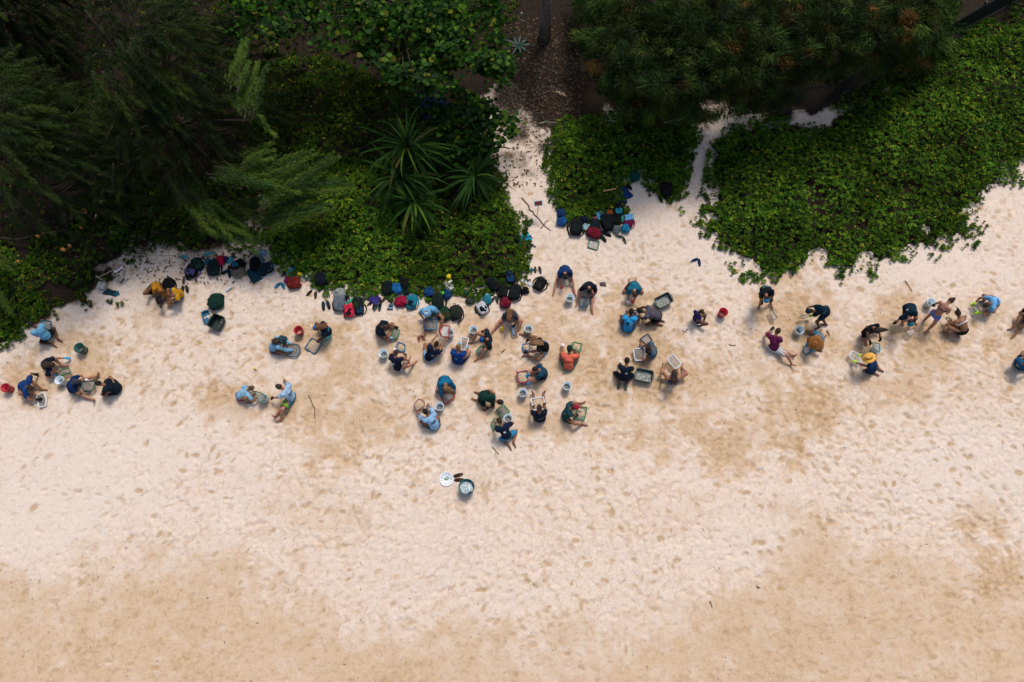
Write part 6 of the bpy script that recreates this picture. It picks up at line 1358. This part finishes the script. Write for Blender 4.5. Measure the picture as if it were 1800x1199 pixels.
# ---------------------------------------------------------------- belongings
def build_bags():
    K = (20, 26, 30); 
    # far left group by the rope
    backpack('black backpack behind the two people in yellow and mustard', 297, 501, 10, (14, 22, 26), k=.92)
    backpack('black and violet backpack hanging below the rope', 338, 476, -12, (16, 16, 24), (70, 68, 130), k=1.0, c3=(80, 80, 150))
    backpack('dark green backpack leaning on the violet one', 348, 464, 35, (18, 44, 40), (26, 60, 54), k=.9)
    towel('cyan cloth hung on the rope', 328, 455, 20, (60, 160, 185), .12, .08, .06, lift=.25)
    backpack('black-green pack under the red bag below the rope', 376, 471, 5, (18, 42, 44), (14, 30, 32), k=1.05)
    soft_bag('red bag on top of the black-green pack', 386, 459, -25, (176, 26, 58), .15, .17, .08, (120, 24, 50), False)
    towel('teal towel over the end of the rope', 370, 449, 10, (72, 150, 160), .16, .07, .08, lift=.22)
    towel('blue cloth at the left of the red bag', 365, 459, 60, (36, 130, 165), .10, .10, .07)
    soft_bag('purple pouch right of the red bag', 395, 456, 0, (64, 26, 78), .08, .10, .06, None, False, name='pouch')
    towel('turquoise cloth right of the purple pouch', 403, 456, 40, (48, 160, 180), .12, .10, .07)
    backpack('black bag with blue trim right of the red bag', 418, 465, -60, (12, 18, 24), (30, 110, 145), k=.85)
    soft_bag('mottled grey sack lying right of the dark shoes', 418, 479, 20, (120, 112, 98), .20, .16, .06, None, False)
    pair('dark teal shoe below the red bag', 400, 480, -25, (20, 62, 72), (16, 52, 62), 4, 35, 1.1, True)
    pair('brown sandal beside the black shoulder bag', 405, 472, 20, (58, 36, 30), None, 3, 20)
    pair('grey strapped sandal left of the people in yellow', 326, 491, 30, (70, 64, 58), (160, 160, 160), 3.5, 30)
    pair('olive shoe right of the people in yellow', 325, 509, 10, (58, 58, 48), (48, 52, 44), 4, 10, 1, True)
    backpack('black backpack on the dark teal towel', 449, 464, 15, (12, 16, 18), k=.92)
    towel('dark teal towel spread on sand below a black backpack', 450, 480, 35, (14, 62, 74), .24, .26, .04)
    backpack('black holdall with white stripes', 467, 473, -65, (14, 36, 46), (18, 40, 50), k=1.0, c3=(190, 200, 205))
    soft_bag('mottled grey rolled cloth near the blue-grey hat', 455, 454, 40, (96, 116, 118), .12, .18, .06, None, False, name='rolled_cloth')
    sun_hat('pale blue-grey hat on the ground cover corner', 461, 444, (130, 160, 176), .17, lift=.05)
    # group around the white tote
    towel('deep blue cloth thrown on the ground cover', 515, 457, 10, (18, 84, 116), .16, .15, .09)
    soft_bag('black pouch half sunk in the leaves above the blue cloth', 525, 447, 0, (12, 14, 16), .12, .10, .06, None, False, name='pouch')
    bottle('pink and yellow bottle beside the bright blue towel', 509, 470, -40, (232, 170, 190), (240, 215, 80), .30, .045)
    towel('bright blue towel crumpled beside the pink bottle', 513, 478, 70, (24, 140, 178), .18, .17, .10)
    soft_bag('magenta pouch below the bright blue towel', 505, 490, -20, (140, 26, 92), .09, .12, .06, None, False, name='pouch')
    pair('blue flip-flop lying on sand left of the brown bag', 493, 502, -10, (24, 120, 158), (16, 90, 130), 4.5, 40)
    pair('dark slipper left of the bright blue towel', 499, 480, -60, (44, 40, 42), (80, 76, 74), 2.5, 8)
    soft_bag('rust brown bag on sand below the leaves', 517, 498, 15, (112, 32, 28), .20, .17, .10, (90, 26, 24))
    sun_hat('yellow hat beside the white tote', 527, 482, (236, 200, 50), .12, (240, 214, 90))
    tote('white tote with long straps in the ground cover', 540, 481, 150, (214, 214, 218), .17, .19)
    soft_bag('dark green pouch above the white tote', 533, 471, 10, (16, 84, 74), .10, .08, .06, None, False, name='pouch')
    backpack('navy black bag lying in the leaves right of the white tote', 565, 491, 0, (13, 18, 30), (15, 22, 36), k=1.0, squash=.9)
    towel('small light blue card lying on the leaves edge', 571, 505, -30, (70, 150, 185), .06, .10, .02, name='card', cat='card')
    pair('brown leather sandal on sand right of the rust brown bag', 549, 517, -20, (64, 48, 40), (50, 38, 32), 6, 22)
    soft_bag('camouflage hat in white and black above the grey backpack', 597, 515, 0, (150, 156, 150), .17, .16, .08, (30, 36, 36), False, name='camouflage_bag')
    backpack('grey backpack right of the black shoes', 597, 533, 0, (106, 118, 128), (86, 98, 108), k=1.02)
    pair('black shoe with blue tongue on the sand left of the grey backpack', 573, 537, 15, (20, 24, 28), (26, 50, 62), 4.5, 6, 1.15, True)
    flipflop('black shoe behind the grey backpack', 608, 522, 70, (20, 24, 26), (24, 28, 30), shoe=True)
    backpack('red and black backpack standing on sand', 614, 546, 5, (216, 46, 76), (16, 16, 20), k=.88, c3=(20, 18, 22))
    towel('mint towel behind the red and black backpack', 615, 532, 40, (58, 170, 146), .15, .10, .06)
    backpack('black backpack with lime cords right of the mint towel', 627, 533, -15, (22, 34, 28), (34, 60, 34), k=.85, c3=(120, 160, 60))
    backpack('dark blue rucksack beside the lime-corded one', 632, 543, 10, (14, 30, 44), (20, 72, 110), k=.75)
    flipflop('grey shoe above the dark blue rucksack', 638, 530, -15, (60, 66, 66), (50, 58, 60), shoe=True)
    towel('violet cloth spread at the leaf edge', 657, 525, -25, (60, 48, 124), .18, .13, .06)
    pair('dark purple slipper below the violet cloth', 654, 536, -30, (44, 22, 44), (30, 60, 90), 4, 15)
    pair('charcoal sandal right of the purple slippers', 664, 540, -10, (58, 70, 68), (40, 50, 50), 3.5, 10, 1.1)
    flipflop('dark grey shoe right of the charcoal sandals', 669, 533, 0, (48, 56, 56), (40, 48, 48), shoe=True)
    pair('olive brown sandal in a V on the sand', 679, 527, 0, (82, 60, 34), (96, 78, 30), 4.5, 40)
    towel('blue and white gloves in a heap on sand', 686, 540, 80, (40, 84, 110), .10, .08, .05, name='gloves', cat='gloves', c2=(210, 220, 228))
    soft_bag('crimson bag left of the teal-edged backpack', 705, 530, 10, (160, 22, 62), .19, .15, .09, (120, 20, 50))
    backpack('black backpack with bright teal edges', 724, 531, -5, (20, 120, 148), (12, 30, 38), k=.9, c3=(24, 130, 160))
    backpack('round black backpack in the leaves', 681, 506, 10, (12, 22, 24), (14, 26, 28), k=.98)
    soft_bag('shiny blue bag next to the round black backpack', 697, 507, -10, (24, 100, 160), .16, .17, .09, (70, 150, 190), False)
    backpack('square black bag above the shiny blue bag', 710, 498, 0, (10, 12, 16), (14, 16, 20), k=.85, straps=False)
    soft_bag('navy pouch below the square black bag', 713, 513, 20, (14, 34, 42), .09, .12, .06, None, False, name='pouch')
    bottle('teal bottle beside the navy pouch', 707, 518, 10, (26, 120, 130), (20, 90, 100), .16)
    soft_bag('blue drawstring bag at the leaf edge', 754, 513, -5, (20, 66, 124), .15, .14, .08, (16, 50, 96), False)
    backpack('large black-green backpack behind the light blue sun hat', 770, 530, 5, (20, 36, 32), (16, 30, 28), k=1.08)
    towel('neon green strap on the black-green backpack', 777, 519, 60, (90, 220, 50), .09, .04, .03, name='strap', cat='strap', lift=.12)
    tote('white canvas tote lying on the leaves', 788, 501, 15, (212, 210, 204), .17, .18, (60, 60, 62))
    sun_hat('yellow hat above the white canvas tote', 789, 488, (232, 208, 40), .10, lift=.10)
    soft_bag('dark blue bag below the white canvas tote', 787, 517, 0, (18, 62, 100), .11, .15, .07, None, False)
    backpack('moss green backpack right of the light blue sun hat', 782, 551, 30, (26, 62, 40), (60, 56, 34), k=.90)
    backpack('olive black backpack with looped straps', 802, 549, 15, (42, 46, 40), (34, 38, 34), k=.98)
    sun_hat('green and maroon hat at the leaf edge', 819, 515, (22, 74, 62), .16, (90, 24, 40))
    soft_bag('mottled dark pouch below the green hat', 826, 529, 0, (52, 62, 54), .13, .09, .05, (96, 26, 44), True, name='pouch')
    towel('grey patterned strip beside the olive black backpack', 807, 566, 70, (120, 112, 104), .15, .06, .02, name='scarf', cat='scarf')
    # group at the right end of the leaf edge
    backpack('white, red and black backpack at the end of the bag row', 848, 541, 25, (205, 208, 214), (20, 22, 28), k=.85)
    soft_bag('teal and white patterned bag above the white backpack', 856, 526, 0, (40, 120, 132), .14, .15, .08, (150, 190, 230), False)
    towel('dark teal cloth behind the patterned bag', 857, 513, 10, (24, 62, 72), .20, .14, .07)
    backpack('black bag in the leaves above the dark teal cloth', 866, 500, 40, (14, 20, 22), k=.92, straps=False)
    backpack('black backpack with a teal label', 884, 512, 0, (12, 16, 18), (14, 30, 34), k=.85)
    backpack('large black backpack right of the teal label', 905, 514, -12, (14, 22, 24), (18, 30, 32), k=1.05)
    backpack('black holdall with blue side standing in the leaves', 897, 487, 5, (14, 20, 34), (20, 60, 100), k=.9, c3=(30, 80, 130), straps=False)
    soft_bag('maroon bag with a round white badge', 888, 533, 5, (116, 24, 48), .15, .17, .10, (150, 60, 70))
    p = GG(887, 529, .20); m = MB(); m.lathe([(.001, .004), (.026, .003), (.028, 0)], 14); o = m.build('badge', plastic((230, 215, 215)), None, loc=p); tag(o, 'round white badge pinned on the maroon bag', 'badge')
    pair('grey strapped sandal between the patterned and maroon bags', 870, 527, -10, (60, 60, 60), (120, 120, 118), 3.5, 25)
    soft_bag('small black camera bag right of the large black backpack', 923, 510, 20, (12, 13, 14), .11, .11, .06)
    backpack('black backpack with speckled pocket left of the blue shirt', 949, 499, -30, (16, 20, 20), (34, 42, 38), k=.92)
    towel('white rumpled cloth on the leaves', 926, 496, -35, (226, 228, 230), .20, .06, .06)
    pair('brown flip-flop on the sandy path edge', 945, 475, 5, (78, 66, 62), (50, 40, 40), 4.2, 8)
    towel('small teal cloth left of the brown flip-flops', 934, 474, 50, (24, 110, 120), .07, .06, .04)
    towel('cyan towel draped over the leaf corner', 922, 419, 30, (40, 165, 205), .20, .15, .09)
    bottle('red bottle below the cyan towel', 922, 431, 8, (190, 24, 52), (150, 20, 44), .26, .04)
    pair('grey sandal below the red bottle', 932, 434, 40, (84, 78, 84), (40, 44, 70), 4.5, 20)
    # bag pile by the middle ground cover
    backpack('deep blue backpack at the left end of the bag pile', 987, 375, 0, (18, 54, 100), (14, 42, 82), k=.78, squash=.8, straps=False)
    soft_bag('blue bag below the deep blue backpack', 987, 390, 0, (26, 80, 140), .16, .14, .09, None, False)
    towel('white crumpled wrapper near the blue bags', 1001, 379, 40, (226, 214, 204), .09, .06, .05, name='wrapper', cat='wrapper')
    bottle('maroon bottle between the blue and black bags', 999, 392, 0, (130, 20, 62), (90, 16, 46), .26, .05)
    backpack('big black bag at the front of the bag pile', 1013, 400, -6, (14, 20, 20), (20, 30, 30), k=1.12)
    soft_bag('navy bag behind the pale cloth', 1027, 386, 15, (14, 24, 46), .12, .12, .09, None, False)
    towel('pale blue-grey cloth on the bag pile', 1029, 399, -30, (150, 190, 204), .12, .14, .08, lift=.06)
    soft_bag('maroon holdall at the front of the bag pile', 1044, 410, -15, (112, 18, 40), .22, .17, .11, (80, 16, 34))
    backpack('black bag with an orange strap', 1046, 394, 0, (14, 28, 36), (16, 36, 46), k=.82, c3=(226, 92, 60))
    backpack('largest black backpack in the middle of the bag pile', 1067, 392, 12, (10, 13, 16), (12, 16, 20), k=1.18, c3=(20, 70, 90))
    towel('light blue cloth on top of the leaves behind the pile', 1058, 378, 20, (96, 176, 226), .18, .16, .08, lift=.05)
    soft_bag('rust orange pouch behind the pile', 1072, 374, 0, (150, 76, 30), .10, .09, .07, None, False, name='pouch')
    backpack('black backpack with teal zigzag pattern', 1087, 369, -4, (12, 22, 28), (36, 140, 160), k=.86)
    backpack('black backpack right of the largest one', 1082, 385, -8, (10, 12, 14), (14, 18, 20), k=.88)
    bottle('turquoise bottle by the maroon pack', 1094, 384, 5, (36, 156, 150), (50, 170, 170), .30, .055)
    backpack('maroon pack under a light blue cloth', 1105, 391, -10, (92, 16, 56), (110, 20, 62), k=.82, c3=(140, 40, 70))
    towel('light blue cloth lying over the maroon pack', 1105, 385, 10, (112, 178, 224), .14, .10, .05, lift=.18)
    soft_bag('round teal blue bag at the right end of the pile', 1099, 402, 0, (28, 128, 170), .13, .12, .10, None, False)
    soft_bag('black and white patterned bag below the pile', 1084, 402, 30, (96, 106, 108), .13, .14, .07, (20, 24, 26), False)
    pair('dark green trainer in front of the pile', 1063, 415, 50, (18, 46, 46), (16, 40, 42), 5, 12, 1.3, True)
    pair('grey-green flip-flop below the pile', 1093, 419, -40, (74, 82, 74), (50, 56, 52), 6, 60)
    towel('royal blue towel hanging over the leaves, upper half', 1095, 335, -60, (18, 52, 112), .30, .20, .10)
    towel('royal blue cloth lying below the hanging towel', 1094, 351, -80, (20, 58, 124), .15, .14, .09)
    soft_bag('dark green ball-shaped bag at the leaf edge', 1116, 312, 0, (12, 72, 62), .16, .16, .13, None, False)
    pair('black shoe beside the dark green ball-shaped bag', 1107, 324, 70, (18, 20, 22), (20, 24, 26), 5, 30, 1.2, True)
    backpack('black backpack alone in the leaves at the right path', 1170, 333, 0, (12, 14, 22), (14, 18, 28), k=1.0)
    pair('black flip-flop below the lone black backpack', 1165, 348, 25, (18, 20, 22), None, 4, 8, 1.2)
    pair('navy flip-flop alone on white sand below the right ground cover', 1225, 459.5, -30, (24, 52, 88), (16, 36, 66), 5, 35)
    pair('brown leather sandal beside the teal tub', 806, 839.5, 102, (74, 52, 36), (58, 40, 28), 4.6, 6, 1.15)
    pair('red patterned sandal beside the sun-hatted sifter', 740, 595, 20, (150, 96, 80), (120, 40, 40), 4, 20, .9)
    towel('dark teal clothing beside the grey box', 192, 513, -15, (16, 62, 70), .20, .10, .06)
    towel('small blue cloth right of the dark teal clothing', 204, 516, 30, (40, 100, 120), .08, .07, .05)
    bottle('clear plastic bottle lying on open sand', 402, 508, -42, (190, 205, 228), (150, 180, 225), .26, .035)
    bottle('yellow toy spade on the sand above the child', 448, 648, 40, (222, 200, 40), (50, 50, 30), .12, .03)
    towel('dark rag on the sand above the row of people at centre right', 1060, 499, 0, (96, 84, 82), .09, .07, .05, name='rag', cat='rag')
    towel('dark blue tarpaulin under the round-leaved shrub', 765, 195, -50, (12, 26, 60), .9, .5, .12, name='tarpaulin', cat='tarpaulin')
    # grey box at the end of the rope
    root = place('box', 'pale grey box at the end of the rope', 'box', 180, 503, -8, 0, None, mid=.12); m = MB(); m.box((0, 0, .09), (.24, .24, .20), 0, .98); m.build('case', plastic((150, 152, 150)), root, False); m = MB(); m.box((0, 0, .205), (.26, .26, .03)); m.build('lid', plastic((165, 168, 166)), root, False)

def build_signs():
    wood = M_GREYWOOD
    posts = [(188, 498), (249, 458), (327, 459), (384, 452)]; tops = []
    for k, (a, b) in enumerate(posts):
        p = GG(a, b); r = empty('rope_post', p); tag(r, ['grey rope post beside the pale grey box', 'grey rope post right of the hanging sign', 'grey rope post by the cyan cloth', 'grey rope post behind the red bag'][k], 'post', 'rope posts')
        m = MB(); m.tube([(0, 0, -.1), (.005, .01, .3), (0, 0, .62)], [.035, .033, .030], 8); m.build('shaft', wood, r); m = MB(); m.lathe([(.030, .62), (.036, .625), (.034, .65), (.001, .66)], 10); m.build('cap', wood, r); tops.append(p + Vector((0, 0, .56)))
    m = MB(); base = tops[0].copy()
    for i in range(3):
        a, b = tops[i], tops[i + 1]; pts = []
        for t in range(9):
            u = t / 8; q = a.lerp(b, u) - base; q.z -= .12 * 4 * u * (1 - u); pts.append(q)
        m.tube(pts, .014, 6, cap=False)
    o = m.build('rope', mat((.33, .28, .21), .95, .3, 40, .8, 60, .05), None, loc=base); tag(o, 'sagging pale rope strung between the grey posts', 'rope')
    # hanging warning sign: white board, crimson header, blue text lines
    c = tops[0].lerp(tops[1], .50); c.z -= .14; root = empty('hanging_sign', c); d = tops[1] - tops[0]; an = math.atan2(d.y, d.x); root.rotation_euler = (-.62, 0, an); tag(root, 'small white sign with crimson header and blue lines hung on the rope', 'sign')
    w, h = .34, .32; e = .07; board = [(-w / 2 + e, -h), (w / 2 - e, -h), (w / 2, -h + e), (w / 2, -e), (w / 2 - e, 0), (-w / 2 + e, 0), (-w / 2, -e), (-w / 2, -h + e)]
    m = MB(); n = 8; m.add([(x, y, 0) for x, y in board] + [(x, y, .014) for x, y in board], [tuple(range(n - 1, -1, -1)), tuple(range(n, 2 * n))] + [(i, (i + 1) % n, n + (i + 1) % n, n + i) for i in range(n)]); m.build('board', plastic((205, 220, 240)), root, False)
    m = MB(); hd = [(-w / 2 + .014, -.12), (w / 2 - .014, -.12), (w / 2 - .014, -e), (w / 2 - e, -.014), (-w / 2 + e, -.014), (-w / 2 + .014, -e)]; m.add([(x, y, .018) for x, y in hd], [tuple(range(6))]); m.build('header', plastic((160, 16, 62)), root, False)
    m = MB(); m.lathe([(.020, .0215), (.001, .022)], 10, c=(-.02, -.07, 0)); m.build('emblem', plastic((240, 205, 220)), root, False)
    m = MB()
    for k in range(3): m.add([(-.11, -.175 - k * .035, .018), (.11 - k * .02, -.175 - k * .035, .018), (.11 - k * .02, -.155 - k * .035, .018), (-.11, -.155 - k * .035, .018)], [(0, 1, 2, 3)])
    m.build('text_lines', plastic((28, 110, 150)), root, False)
    # small notice on a stake at the path
    p = GG(945, 374); root = empty('notice', p); tag(root, 'small red-brown notice in a white frame on a stake by the sandy path', 'sign')
    m = MB(); m.tube([(0, 0, -.1), (0, .01, .72)], .014, 6); m.build('stake', wood, root)
    M3 = Matrix.Rotation(-.75, 3, 'X')
    for nm, sz, zz, cc in (('frame', (.33, .20, .016), 0, (206, 214, 222)), ('panel', (.27, .145, .008), .013, (112, 48, 40))):
        m = MB(); m.box((0, 0, zz), sz); o = m.build(nm, plastic(cc), root, False, (0, -.02, .76), (.55, 0, .12))

build_signs_order = None
make_all = [build_vegetation, build_fence, build_people, build_sieves, build_containers, build_bags, build_signs]
import time as _t
for fn in make_all:
    t0 = _t.time(); fn(); print(fn.__name__, round(_t.time() - t0, 1))
make_ground()                                            # last: the sand keeps the hollows pressed under people and buckets
